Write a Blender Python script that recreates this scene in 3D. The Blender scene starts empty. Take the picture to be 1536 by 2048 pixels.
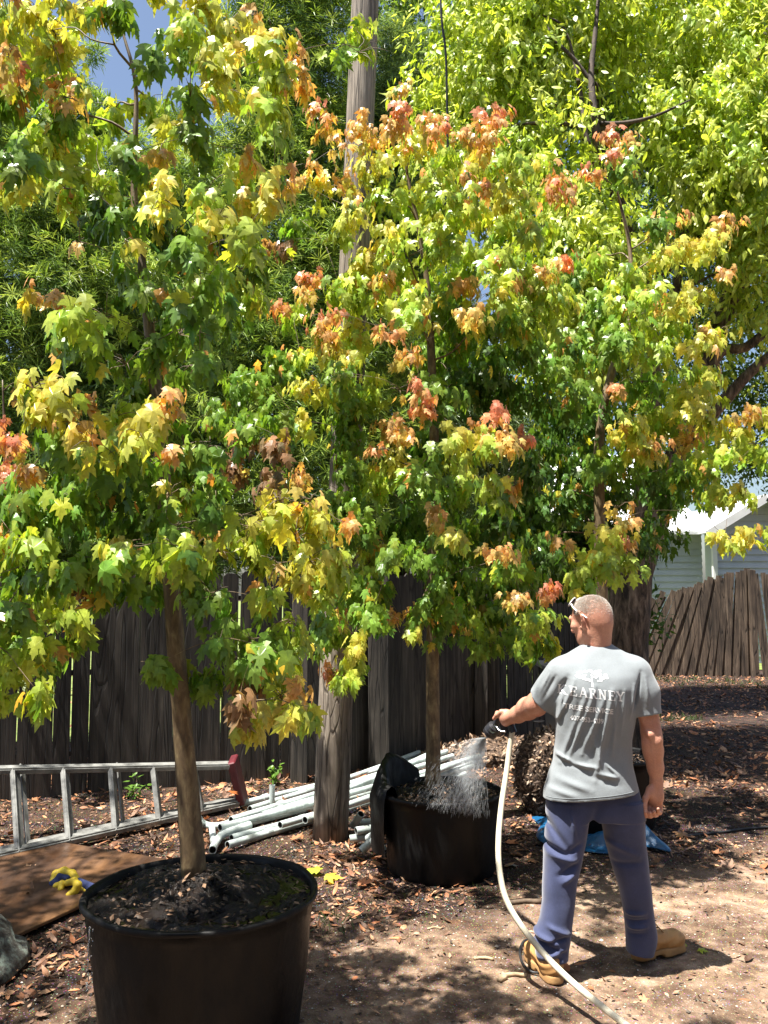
import bpy, bmesh, math, random
import numpy as np
from mathutils import Vector, Matrix
from mathutils.bvhtree import BVHTree

# ---------------------------------------------------------------- camera, world, sun, exposure
SC = bpy.context.scene
COL = SC.collection
CAM_H, PITCH, FPX = 1.72, math.radians(5.0), 1704.0
cd = bpy.data.cameras.new('camera')
cam = bpy.data.objects.new('camera', cd)
COL.objects.link(cam)
cam.location = (0, 0, CAM_H)
cam.rotation_euler = (math.radians(90) + PITCH, 0, 0)
cd.sensor_fit = 'VERTICAL'
cd.angle = 2 * math.atan(1024 / FPX)
cd.clip_end = 400
cd.clip_start = 0.05
SC.camera = cam

SUN = Vector((-0.27, -0.13, 0.95)).normalized()
w = bpy.data.worlds.new('World')
SC.world = w
w.use_nodes = True
wn = w.node_tree.nodes
sky = wn.new('ShaderNodeTexSky')
sky.sky_type = 'NISHITA'
sky.sun_disc = False
sky.dust_density = 2.0
sky.ozone_density = 1.0
sky.sun_elevation = math.asin(SUN.z)
sky.sun_rotation = math.atan2(SUN.x, SUN.y)
w.node_tree.links.new(sky.outputs[0], wn['Background'].inputs[0])
wn['Background'].inputs[1].default_value = 0.058
sl = bpy.data.lights.new('sun', 'SUN')
sl.energy = 5.0
sl.angle = math.radians(0.53)
sl.color = (1.0, 0.955, 0.88)
sun = bpy.data.objects.new('sun', sl)
COL.objects.link(sun)
sun.rotation_euler = SUN.to_track_quat('Z', 'Y').to_euler()
SC.view_settings.view_transform = 'Standard'
SC.view_settings.look = 'None'
SC.view_settings.gamma = 1
SC.view_settings.exposure = 1.7
SC.cycles.max_bounces = 8
SC.cycles.transmission_bounces = 6
SC.cycles.transparent_max_bounces = 12
SC.cycles.sample_clamp_indirect = 6

rng = np.random.default_rng(7)
random.seed(7)

def at(px, py, Y):
    """world point seen at photo pixel (px,py) at forward distance Y"""
    u = (px - 768) / FPX
    v = (1024 - py) / FPX
    dy = math.cos(PITCH) - v * math.sin(PITCH)
    dz = math.sin(PITCH) + v * math.cos(PITCH)
    t = Y / dy
    return np.array((u * t, Y, CAM_H + dz * t))

def gnd(px, py, z=0.0):
    v = (1024 - py) / FPX
    dy = math.cos(PITCH) - v * math.sin(PITCH)
    dz = math.sin(PITCH) + v * math.cos(PITCH)
    t = (z - CAM_H) / dz
    return np.array(((px - 768) / FPX * t, dy * t, z))

# ---------------------------------------------------------------- scene helpers
def tag(o, label=None, cat=None, group=None, kind=None):
    if label: o['label'] = label
    if cat: o['category'] = cat
    if group: o['group'] = group
    if kind: o['kind'] = kind
    return o

def empty(name, loc, label, cat, group=None):
    o = bpy.data.objects.new(name, None)
    COL.objects.link(o)
    o.empty_display_size = 0.1
    o.location = tuple(loc)
    return tag(o, label, cat, group)

def link(name, me, parent=None, mat=None):
    """link a mesh given in world coordinates"""
    o = bpy.data.objects.new(name, me)
    COL.objects.link(o)
    if mat:
        me.materials.clear()
        for m in (mat if isinstance(mat, (list, tuple)) else [mat]):
            me.materials.append(m)
    if parent:
        o.parent = parent
        if not parent.parent:      # parts of parts: their parent already sits at the world origin
            o.matrix_parent_inverse = Matrix.Translation(parent.location).inverted()
    return o

def np_mesh(name, V, loops, counts, smooth=True, col=None, mi=None):
    me = bpy.data.meshes.new(name)
    V = np.asarray(V, np.float32)
    loops = np.asarray(loops, np.int32).ravel()
    counts = np.asarray(counts, np.int32)
    me.vertices.add(len(V))
    me.vertices.foreach_set('co', V.ravel())
    me.loops.add(len(loops))
    me.loops.foreach_set('vertex_index', loops)
    me.polygons.add(len(counts))
    st = np.concatenate(([0], np.cumsum(counts)[:-1])).astype(np.int32)
    me.polygons.foreach_set('loop_start', st)
    if mi is not None:
        me.polygons.foreach_set('material_index', np.asarray(mi, np.int32))
    me.update(calc_edges=True)
    me.polygons.foreach_set('use_smooth', np.full(len(counts), smooth, dtype=bool))
    if col is not None:
        a = me.color_attributes.new('col', 'FLOAT_COLOR', 'POINT')
        c = np.ones((len(V), 4), np.float32)
        c[:, :3] = col
        a.data.foreach_set('color', c.ravel())
    me.validate()
    return me

class MB:
    """collects shapes into one mesh"""
    def __init__(s):
        s.V = []; s.F = []; s.n = 0; s.MI = []
    def add(s, V, F, mi=0):
        V = np.asarray(V, float)
        s.V.append(V)
        for f in F:
            s.F.append([i + s.n for i in f]); s.MI.append(mi)
        s.n += len(V)
    def box(s, c, size, R=None, mi=0, jitter=0):
        x, y, z = [q / 2 for q in size]
        P = np.array([(-x, -y, -z), (x, -y, -z), (x, y, -z), (-x, y, -z), (-x, -y, z), (x, -y, z), (x, y, z), (-x, y, z)])
        if jitter: P = P + rng.normal(0, jitter, P.shape)
        if R is not None: P = P @ np.array(R).T
        s.add(P + np.array(c), [(0, 3, 2, 1), (4, 5, 6, 7), (0, 1, 5, 4), (1, 2, 6, 5), (2, 3, 7, 6), (3, 0, 4, 7)], mi)
    def bar(s, a, b, wx, wy, up=(0, 0, 1), mi=0):
        a = np.array(a, float); b = np.array(b, float)
        d = b - a; L = np.linalg.norm(d); d /= L
        u = np.array(up, float); x = np.cross(u, d); x /= np.linalg.norm(x); y = np.cross(d, x)
        R = np.stack([x, y, d], 1)
        s.box((a + b) / 2, (wx, wy, L), R, mi)
    def tube(s, pts, radii, seg=10, cap=True, mi=0, wob=0.0, sub=1):
        P = np.array(pts, float); r = np.array(radii, float) * np.ones(len(P))
        if sub > 1: P, r = resample(P, r, sub)
        n = len(P)
        T = np.gradient(P, axis=0); T /= np.linalg.norm(T, axis=1)[:, None] + 1e-12
        ref = np.array((1, 0, 0)) if abs(T[0][0]) < .8 else np.array((0, 1, 0))
        x = np.cross(T[0], ref); x /= np.linalg.norm(x)
        V = []
        ang = np.linspace(0, 2 * math.pi, seg, endpoint=False)
        for i in range(n):
            x = x - T[i] * np.dot(x, T[i]); x /= np.linalg.norm(x)
            y = np.cross(T[i], x)
            rr = r[i] * (1 + (rng.normal(0, wob, seg) if wob else 0))
            V.append(P[i] + np.outer(np.cos(ang) * rr, x) + np.outer(np.sin(ang) * rr, y))
        F = []
        for i in range(n - 1):
            for k in range(seg):
                a = i * seg + k; b = i * seg + (k + 1) % seg
                F.append((a, b, b + seg, a + seg))
        if cap:
            F.append(tuple(range(seg))[::-1]); F.append(tuple(range((n - 1) * seg, n * seg)))
        s.add(np.concatenate(V), F, mi)
    def lathe(s, prof, c, seg=48, mi=0, wob=None, close=False):
        V = []; F = []
        for (r, z) in prof:
            for k in range(seg):
                a = 2 * math.pi * k / seg
                q = r * (1 + (wob(a, z) if wob else 0))
                V.append((c[0] + q * math.cos(a), c[1] + q * math.sin(a), c[2] + z))
        for i in range(len(prof) - 1):
            for k in range(seg):
                a = i * seg + k; b = i * seg + (k + 1) % seg
                F.append((a, b, b + seg, a + seg))
        s.add(V, F, mi)
    def build(s, name, mat, parent=None, smooth=False, bevel=0, weld=False):
        V = np.concatenate(s.V)
        loops = [i for f in s.F for i in f]
        me = np_mesh(name, V, loops, [len(f) for f in s.F], smooth, mi=s.MI)
        if bevel:
            bm = bmesh.new(); bm.from_mesh(me)
            es = [e for e in bm.edges if len(e.link_faces) == 2 and e.calc_face_angle(0) > 0.6]
            bmesh.ops.bevel(bm, geom=es, offset=bevel, segments=1, affect='EDGES')
            bm.to_mesh(me); bm.free()
        return link(name, me, parent, mat)

def resample(P, r, sub):
    n = len(P); Pp = np.vstack([2 * P[0] - P[1], P, 2 * P[-1] - P[-2]])
    out = []; ro = []
    for i in range(n - 1):
        p0, p1, p2, p3 = Pp[i:i + 4]
        for k in range(sub):
            t = k / sub
            out.append(.5 * (2 * p1 + (p2 - p0) * t + (2 * p0 - 5 * p1 + 4 * p2 - p3) * t * t + (3 * p1 - p0 - 3 * p2 + p3) * t ** 3))
            ro.append(r[i] * (1 - t) + r[i + 1] * t)
    out.append(P[-1]); ro.append(r[-1])
    return np.array(out), np.array(ro)

# ---------------------------------------------------------------- materials
def new_mat(name):
    m = bpy.data.materials.new(name); m.use_nodes = True
    nt = m.node_tree
    return m, nt, nt.nodes['Principled BSDF']

def N(nt, t, **kw):
    n = nt.nodes.new(t)
    for k, v in kw.items():
        if k.startswith('i_'):
            n.inputs[int(k[2:])].default_value = v
        else:
            setattr(n, k, v)
    return n

def ramp(nt, src, stops):
    r = nt.nodes.new('ShaderNodeValToRGB')
    els = r.color_ramp.elements
    while len(els) < len(stops): els.new(0.5)
    for e, (p, c) in zip(els, stops):
        e.position = p; e.color = (*c, 1) if len(c) == 3 else c
    nt.links.new(src, r.inputs[0])
    return r

def coords(nt, scale=(1, 1, 1), kind='Object'):
    tc = nt.nodes.new('ShaderNodeTexCoord'); mp = nt.nodes.new('ShaderNodeMapping')
    mp.inputs['Scale'].default_value = scale
    nt.links.new(tc.outputs[kind], mp.inputs[0])
    return mp.outputs[0]

def noise(nt, vec, scale, detail=6, rough=.6, dist=0):
    n = nt.nodes.new('ShaderNodeTexNoise')
    n.inputs['Scale'].default_value = scale; n.inputs['Detail'].default_value = detail
    n.inputs['Roughness'].default_value = rough; n.inputs['Distortion'].default_value = dist
    nt.links.new(vec, n.inputs['Vector'])
    return n.outputs['Fac']

def bump(nt, h, bs, strength=.5, dist=.01):
    b = nt.nodes.new('ShaderNodeBump')
    b.inputs['Strength'].default_value = strength; b.inputs['Distance'].default_value = dist
    nt.links.new(h, b.inputs['Height']); nt.links.new(b.outputs[0], bs.inputs['Normal'])
    return b

def mix(nt, f, a, b, mode='MIX'):
    m = nt.nodes.new('ShaderNodeMix'); m.data_type = 'RGBA'; m.blend_type = mode
    for sk, v in ((m.inputs[0], f), (m.inputs[6], a), (m.inputs[7], b)):
        if hasattr(v, 'links') or isinstance(v, bpy.types.NodeSocket): nt.links.new(v, sk)
        else: sk.default_value = v if not isinstance(v, tuple) or len(v) == 4 else (*v, 1)
    return m.outputs[2]

def simple(name, stops, scale=(1, 1, 1), ns=8, rough=.7, bs=.3, bd=.004, detail=8, spec=.4, metal=0, rr=None, nr=.6, bscale=None):
    m, nt, b = new_mat(name)
    v = coords(nt, scale)
    f = noise(nt, v, ns, detail, nr)
    r = ramp(nt, f, stops)
    nt.links.new(r.outputs[0], b.inputs['Base Color'])
    b.inputs['Roughness'].default_value = rough
    b.inputs['Metallic'].default_value = metal
    b.inputs['Specular IOR Level'].default_value = spec
    if rr:
        f3 = noise(nt, v, ns * 1.7, 4, .6)
        q = ramp(nt, f3, [(.35, (rr[0],) * 3), (.65, (rr[1],) * 3)])
        nt.links.new(q.outputs[0], b.inputs['Roughness'])
    if bs:
        f2 = noise(nt, v, bscale or ns * 3, 6, .65)
        bump(nt, f2, b, bs, bd)
    return m

def leaf_mat(name, trans=.38, rough=.42, spec=.5, tint=(1.25, 1.2, .5)):
    m, nt, b = new_mat(name)
    a = N(nt, 'ShaderNodeAttribute', attribute_name='col')
    v = coords(nt)
    f = noise(nt, v, 60, 3, .6)
    c = mix(nt, f, a.outputs['Color'], a.outputs['Color'])
    hsv = N(nt, 'ShaderNodeHueSaturation')
    q = ramp(nt, f, [(.3, (.8,) * 3), (.7, (1.2,) * 3)])
    nt.links.new(q.outputs[0], hsv.inputs['Value'])
    nt.links.new(c, hsv.inputs['Color'])
    nt.links.new(hsv.outputs[0], b.inputs['Base Color'])
    b.inputs['Roughness'].default_value = rough
    b.inputs['Specular IOR Level'].default_value = spec
    tr = nt.nodes.new('ShaderNodeBsdfTranslucent')
    tc = mix(nt, 1.0, hsv.outputs[0], tint, 'MULTIPLY')
    nt.links.new(tc, tr.inputs[0])
    ms = nt.nodes.new('ShaderNodeMixShader'); ms.inputs[0].default_value = trans
    nt.links.new(b.outputs[0], ms.inputs[1]); nt.links.new(tr.outputs[0], ms.inputs[2])
    nt.links.new(ms.outputs[0], nt.nodes['Material Output'].inputs[0])
    return m

M = {}
M['leaf'] = leaf_mat('maple_leaf', .45, .34, .5)
M['leaf_bg'] = leaf_mat('background_leaf', .48, .4, .45)
M['needle'] = leaf_mat('narrow_leaf', .32, .35, .6)
M['litter'] = leaf_mat('dry_leaf', .08, .6, .35, (1, .9, .7))
M['grass'] = leaf_mat('grass_blade', .3, .5, .3)

def bark(name, stops, zs=.18, ns=14, strength=.9, bd=.02, rough=.85):
    m, nt, b = new_mat(name)
    v = coords(nt, (1, 1, zs))
    f = noise(nt, v, ns, 10, .68, .4)
    r = ramp(nt, f, stops)
    v2 = coords(nt)
    f2 = noise(nt, v2, 3.5, 5, .6)
    r2 = ramp(nt, f2, [(.35, (.65, .62, .6)), (.65, (1.15, 1.1, 1.05))])
    nt.links.new(mix(nt, 1.0, r.outputs[0], r2.outputs[0], 'MULTIPLY'), b.inputs['Base Color'])
    b.inputs['Roughness'].default_value = rough
    bump(nt, f, b, strength, bd)
    return m

M['bark_maple'] = bark('maple_bark', [(.3, (.055, .036, .02)), (.5, (.14, .097, .05)), (.62, (.22, .17, .09)), (.74, (.36, .31, .16))], .35, 34, .6, .004, .6)
M['bark_dark'] = bark('dark_bark', [(.3, (.03, .022, .018)), (.7, (.11, .08, .06))], .2, 16, .8, .02)
M['bark_oak'] = bark('furrowed_bark', [(.38, (.02, .014, .01)), (.5, (.12, .085, .06)), (.64, (.3, .235, .18))], .22, 15, 1.0, .06)
M['bark_lichen'] = simple('lichen_bark', [(.35, (.035, .028, .02)), (.5, (.1, .1, .085)), (.6, (.2, .24, .2)), (.75, (.3, .34, .3))], (1, 1, .7), 22, .9, .9, .01)

def wood(name, stops, zs=.05, ns=18, rough=.8, seed=0, stain=True, crack=9):
    m, nt, b = new_mat(name)
    v = coords(nt, (1, 1, zs))
    f = noise(nt, v, ns, 9, .65, .6)
    r = ramp(nt, f, stops)
    v2 = coords(nt, (1, 1, .35))
    f2 = noise(nt, v2, 2.6, 6, .65)
    r2 = ramp(nt, f2, [(.38, (.45, .42, .4)), (.6, (1.15, 1.1, 1.05))])
    cb = mix(nt, 1.0, r.outputs[0], r2.outputs[0], 'MULTIPLY')
    vv = nt.nodes.new('ShaderNodeTexVoronoi'); vv.feature = 'DISTANCE_TO_EDGE'; vv.inputs['Scale'].default_value = crack
    dv_ = nt.nodes.new('ShaderNodeVectorMath'); dv_.operation = 'ADD'
    nz_ = nt.nodes.new('ShaderNodeTexNoise'); nz_.inputs['Scale'].default_value = 3; nt.links.new(v, nz_.inputs['Vector'])
    nt.links.new(coords(nt, (1, 1, .07)), dv_.inputs[0]); nt.links.new(nz_.outputs['Color'], dv_.inputs[1])
    nt.links.new(dv_.outputs[0], vv.inputs['Vector'])
    ck = ramp(nt, vv.outputs['Distance'], [(.0, (.22, .2, .18)), (.05, (1, 1, 1))])
    nt.links.new(mix(nt, 1.0, cb, ck.outputs[0], 'MULTIPLY'), b.inputs['Base Color'])
    b.inputs['Roughness'].default_value = rough
    hs_ = nt.nodes.new('ShaderNodeMath'); hs_.operation = 'MULTIPLY_ADD'; nt.links.new(ck.outputs[0], hs_.inputs[0]); hs_.inputs[1].default_value = 1.2; nt.links.new(f, hs_.inputs[2])
    bump(nt, hs_.outputs[0], b, .6, .006)
    return m
M['pole'] = wood('weathered_pole', [(.3, (.10, .085, .066)), (.5, (.24, .205, .165)), (.7, (.37, .33, .275))], .07, 34, crack=13)
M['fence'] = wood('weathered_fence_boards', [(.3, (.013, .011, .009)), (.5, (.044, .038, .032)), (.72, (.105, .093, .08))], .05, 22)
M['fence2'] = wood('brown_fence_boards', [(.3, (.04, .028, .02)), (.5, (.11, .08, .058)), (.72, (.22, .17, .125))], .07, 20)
M['plywood'] = simple('dappled_plywood', [(.3, (.02, .01, .006)), (.5, (.06, .028, .012)), (.72, (.17, .085, .035))], (1, .25, 1), 5, .45, .3, .003, rr=(.3, .7))  # dark and light patches paint sun dapple into the colour
# ================================================================ SDF modelling
class SDF:
    def __init__(s, lo, hi, h):
        s.lo = np.array(lo, float); s.h = h
        s.n = np.ceil((np.array(hi) - s.lo) / h).astype(int) + 1
        s.D = np.full(tuple(s.n), 0.08, np.float32)
    def ax(s, sl):
        return [s.lo[i] + s.h * np.arange(sl[i].start, sl[i].stop) for i in range(3)]
    def sub(s, lo, hi):
        a = np.clip(np.floor((np.array(lo) - s.lo) / s.h).astype(int), 0, s.n)
        b = np.clip(np.ceil((np.array(hi) - s.lo) / s.h).astype(int) + 1, 0, s.n)
        return tuple(slice(int(i), int(j)) for i, j in zip(a, b))
    def pts(s, sl):
        x, y, z = s.ax(sl)
        return x[:, None, None], y[None, :, None], z[None, None, :]
    def merge(s, sl, d, k):
        a = s.D[sl]
        if k <= 0: s.D[sl] = np.minimum(a, d)
        else:
            h = np.maximum(k - np.abs(a - d), 0) / k
            s.D[sl] = np.minimum(a, d) - h * h * k * .25
    def carve(s, sl, d):
        s.D[sl] = np.maximum(s.D[sl], -d)
    def cap(s, a, b, ra, rb, k=.02, flat=None, f=1.0, carve=False):
        a = np.array(a, float); b = np.array(b, float)
        R = max(ra, rb) + max(k, .012)
        sl = s.sub(np.minimum(a, b) - R, np.maximum(a, b) + R)
        X, Y, Z = s.pts(sl)
        ba = b - a; L2 = ba @ ba + 1e-12
        t = np.clip(((X - a[0]) * ba[0] + (Y - a[1]) * ba[1] + (Z - a[2]) * ba[2]) / L2, 0, 1)
        qx = X - a[0] - t * ba[0]; qy = Y - a[1] - t * ba[1]; qz = Z - a[2] - t * ba[2]
        if flat is not None:
            u = np.array(flat, float); u /= np.linalg.norm(u)
            g = (f - 1) * (qx * u[0] + qy * u[1] + qz * u[2])
            qx = qx + g * u[0]; qy = qy + g * u[1]; qz = qz + g * u[2]
        d = np.sqrt(qx * qx + qy * qy + qz * qz) - (ra + (rb - ra) * t)
        if carve: s.carve(sl, d)
        else: s.merge(sl, d.astype(np.float32), k)
    def chain(s, pts, rs, k=.015, **kw):
        for i in range(len(pts) - 1): s.cap(pts[i], pts[i + 1], rs[i], rs[i + 1], k, **kw)
    def ell(s, c, r, k=.02, R=None, carve=False):
        c = np.array(c, float); r = np.array(r, float)
        m = r.max() + max(k, .012)
        sl = s.sub(c - m, c + m)
        X, Y, Z = s.pts(sl); X = X - c[0]; Y = Y - c[1]; Z = Z - c[2]
        if R is not None:
            R = np.array(R)
            X, Y, Z = (R[0, 0] * X + R[1, 0] * Y + R[2, 0] * Z, R[0, 1] * X + R[1, 1] * Y + R[2, 1] * Z, R[0, 2] * X + R[1, 2] * Y + R[2, 2] * Z)
        k0 = np.sqrt((X / r[0]) ** 2 + (Y / r[1]) ** 2 + (Z / r[2]) ** 2)
        k1 = np.sqrt((X / r[0] ** 2) ** 2 + (Y / r[1] ** 2) ** 2 + (Z / r[2] ** 2) ** 2) + 1e-9
        d = k0 * (k0 - 1) / k1
        if carve: s.carve(sl, d)
        else: s.merge(sl, d.astype(np.float32), k)
    def loft(s, rows, k=.02, ex=2.3):
        """rows: (row, left px, right px, Y, half depth)"""
        zs, cx, hw, cy, b = [], [], [], [], []
        for (row, l, r, Y, hd) in rows:
            p = at(l, row, Y); q = at(r, row, Y)
            zs.append(p[2]); cx.append((p[0] + q[0]) / 2); hw.append((q[0] - p[0]) / 2); cy.append(Y); b.append(hd)
        o = np.argsort(zs); zs, cx, hw, cy, b = [np.array(v)[o] for v in (zs, cx, hw, cy, b)]
        m = hw.max() + .05
        sl = s.sub((cx.min() - m, cy.min() - m, zs[0]), (cx.max() + m, cy.max() + m, zs[-1]))
        X, Y, Z = s.pts(sl); z = Z[0, 0]
        def ip(v):
            # smooth interpolation
            g = np.arange(zs[0] - .1, zs[-1] + .1, .004); u = np.interp(g, zs, v)
            kx = np.exp(-.5 * (np.arange(-12, 13) * .004 / .011) ** 2); kx /= kx.sum()
            u = np.convolve(np.pad(u, 12, 'edge'), kx, 'valid')
            return np.interp(z, g, u)[None, None, :]
        A, B = ip(hw), ip(b)
        q = (np.abs((X - ip(cx)) / A) ** ex + np.abs((Y - ip(cy)) / B) ** ex) ** (1 / ex)
        d = (q - 1) * np.minimum(A, B)
        e = np.maximum(zs[0] - Z, Z - zs[-1])
        s.merge(sl, np.maximum(d, e).astype(np.float32), k)
    def mesh(s, name, smooth_it=1):
        D = s.D; S = D < 0
        c = np.zeros(tuple(x - 1 for x in D.shape), np.int8)
        offs = [(i, j, k) for i in (0, 1) for j in (0, 1) for k in (0, 1)]
        nx, ny, nz = c.shape
        for (i, j, k) in offs: c += S[i:i + nx, j:j + ny, k:k + nz]
        act = (c > 0) & (c < 8)
        idx = np.full(c.shape, -1, np.int32)
        cells = np.argwhere(act)
        idx[act] = np.arange(len(cells))
        pos = np.zeros((len(cells), 3)); cnt = np.zeros(len(cells))
        for ax_ in range(3):
            for a in offs:
                if a[ax_] == 1: continue
                b = list(a); b[ax_] = 1
                va = D[cells[:, 0] + a[0], cells[:, 1] + a[1], cells[:, 2] + a[2]]
                vb = D[cells[:, 0] + b[0], cells[:, 1] + b[1], cells[:, 2] + b[2]]
                m = (va < 0) != (vb < 0)
                t = np.where(m, va / np.where(m, va - vb, 1), 0)
                p = np.array(a, float)[None] + t[:, None] * (np.array(b) - np.array(a))[None]
                pos[m] += p[m]; cnt[m] += 1
        V = s.lo + s.h * (cells + pos / cnt[:, None])
        Q = []
        perm = [(1, 2), (2, 0), (0, 1)]
        for ax_ in range(3):
            sh = [slice(None)] * 3; sh2 = [slice(None)] * 3
            sh[ax_] = slice(0, -1); sh2[ax_] = slice(1, None)
            A = S[tuple(sh)]; B = S[tuple(sh2)]
            E = np.argwhere(A != B)
            u, v = perm[ax_]
            E = E[(E[:, u] > 0) & (E[:, v] > 0) & (E[:, u] < c.shape[u]) & (E[:, v] < c.shape[v])]
            ins = A[E[:, 0], E[:, 1], E[:, 2]]
            def cell(du, dv):
                F = E.copy(); F[:, u] += du; F[:, v] += dv
                return idx[F[:, 0], F[:, 1], F[:, 2]]
            q = np.stack([cell(-1, -1), cell(0, -1), cell(0, 0), cell(-1, 0)], 1)
            q[~ins] = q[~ins][:, ::-1]
            Q.append(q)
        Q = np.concatenate(Q)
        Q = Q[(Q >= 0).all(1)]
        # light smoothing
        for _ in range(smooth_it):
            acc = np.zeros_like(V); n = np.zeros(len(V))
            for i in range(4):
                a, b = Q[:, i], Q[:, (i + 1) % 4]
                for dd in range(3):
                    acc[:, dd] += np.bincount(a, V[b, dd], len(V)) + np.bincount(b, V[a, dd], len(V))
                n += np.bincount(a, minlength=len(V)) + np.bincount(b, minlength=len(V))
            V = V * .5 + .5 * acc / np.maximum(n, 1)[:, None]
        return np_mesh(name, V, Q, np.full(len(Q), 4), True)

# ================================================================ leaf templates
def fan_leaf(right):
    """right: outline points of the right half from base to tip, returns verts 2D, tris"""
    ctr = (0, .42)
    R = right[1:-1]
    pts = [ctr, right[0]] + R + [right[-1]] + [(-x, y) for x, y in R[::-1]]
    n = len(pts) - 1
    T = [(0, 1 + i, 1 + (i + 1) % n) for i in range(n)]
    return np.array(pts, float), np.array(T)
MAPLE2D, MAPLE_T = fan_leaf([(0, 0), (.14, -.04), (.4, .02), (.29, .18), (.46, .28), (.62, .6), (.37, .5), (.21, .52), (.3, .76), (.14, .8), (0, 1.08)])
OVAL2D, OVAL_T = fan_leaf([(0, 0), (.15, .2), (.2, .45), (.13, .75), (0, 1.1)])
SMALL2D, SMALL_T = fan_leaf([(0, 0), (.24, .4), (0, 1.0)])

def tmpl3(P2, droop=.5, fold=.25):
    x, y = P2[:, 0], P2[:, 1]
    z = -droop * np.maximum(y, 0) ** 2 - fold * np.abs(x)
    return np.stack([x, y, z], 1)

def unit(v):
    return v / (np.linalg.norm(v, axis=-1, keepdims=True) + 1e-9)

def leaves_mesh(name, P, d, nrm, size, color, tm, T, wscale=None, curl=None):
    """P (n,3) base, d length direction, nrm face normal, size (n,), color (n,3)"""
    n = len(P)
    d = unit(d); nrm = nrm - (nrm * d).sum(1, keepdims=True) * d; nrm = unit(nrm)
    x = np.cross(d, nrm)
    t = np.broadcast_to(tm, (n,) + tm.shape).copy()
    if wscale is not None: t[:, :, 0] *= wscale[:, None]
    if curl is not None: t[:, :, 2] *= curl[:, None]
    V = P[:, None, :] + size[:, None, None] * (t[:, :, 0:1] * x[:, None] + t[:, :, 1:2] * d[:, None] + t[:, :, 2:3] * nrm[:, None])
    m = tm.shape[0]
    F = (T[None] + (np.arange(n) * m)[:, None, None]).reshape(-1, T.shape[1])
    C = np.repeat(color, m, 0)
    return np_mesh(name, V.reshape(-1, 3), F, np.full(len(F), T.shape[1]), False, np.clip(C, 0.004, .95))

PAL = {'r': (.66, .25, .14), 'o': (.70, .37, .10), 'y': (.64, .56, .07), 'l': (.44, .54, .06),
       'g': (.15, .26, .04), 'd': (.07, .145, .028), 'b': (.26, .15, .08)}
# per cluster: (upper leaf colour, lower leaf colour)
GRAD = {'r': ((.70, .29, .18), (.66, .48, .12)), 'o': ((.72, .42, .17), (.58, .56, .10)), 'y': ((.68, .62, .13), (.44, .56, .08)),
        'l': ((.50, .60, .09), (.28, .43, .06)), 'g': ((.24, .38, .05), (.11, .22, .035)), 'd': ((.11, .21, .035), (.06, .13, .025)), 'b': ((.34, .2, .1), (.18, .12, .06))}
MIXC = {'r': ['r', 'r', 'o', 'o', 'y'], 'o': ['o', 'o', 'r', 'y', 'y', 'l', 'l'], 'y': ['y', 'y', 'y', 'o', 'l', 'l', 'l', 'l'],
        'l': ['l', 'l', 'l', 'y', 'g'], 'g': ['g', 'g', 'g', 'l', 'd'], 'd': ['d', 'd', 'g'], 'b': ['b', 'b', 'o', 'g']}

def network(trunk, tr, targets, rtip=.0022, start=.3, up=.35, r0=.005, rk=.006):
    """tube network joining every target to the nearest node of the growing branch net"""
    P, r = resample(np.array(trunk, float), np.array(tr, float), 6)
    mb = MB()
    mb.tube(P, r, 14, wob=.03)
    i0 = int(len(P) * start)
    nodes = list(P[i0:]); nr = list(r[i0:])
    T = np.array(targets)
    NA = np.array(nodes)
    dist = np.array([np.min(np.linalg.norm(NA - t, axis=1)) for t in T])
    for i in np.argsort(dist):
        c = T[i]; NA = np.array(nodes)
        h = np.linalg.norm((NA - c)[:, :2], axis=1)
        cost = np.linalg.norm(NA - c, axis=1) + 1.2 * np.maximum(0, NA[:, 2] - c[2] + up * h)
        j = int(np.argmin(cost)); a = NA[j]
        L = np.linalg.norm(c - a)
        if L < .02: continue
        ra = min(nr[j] * .8, r0 + rk * L)
        m1 = a + (c - a) * .35 + rng.normal(0, .05 * L, 3) + np.array((0, 0, .04 * L))
        m2 = a + (c - a) * .7 + rng.normal(0, .04 * L, 3) + np.array((0, 0, .07 * L))
        pts = np.array([a, m1, m2, c]); rr = np.array([ra, ra * .8, ra * .6, max(rtip, ra * .4)])
        pts, rr = resample(pts, rr, 3)
        mb.tube(pts, rr, 5 if ra < .02 else 8)
        nodes += list(pts[3:]); nr += list(rr[3:])
    return mb

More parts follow.
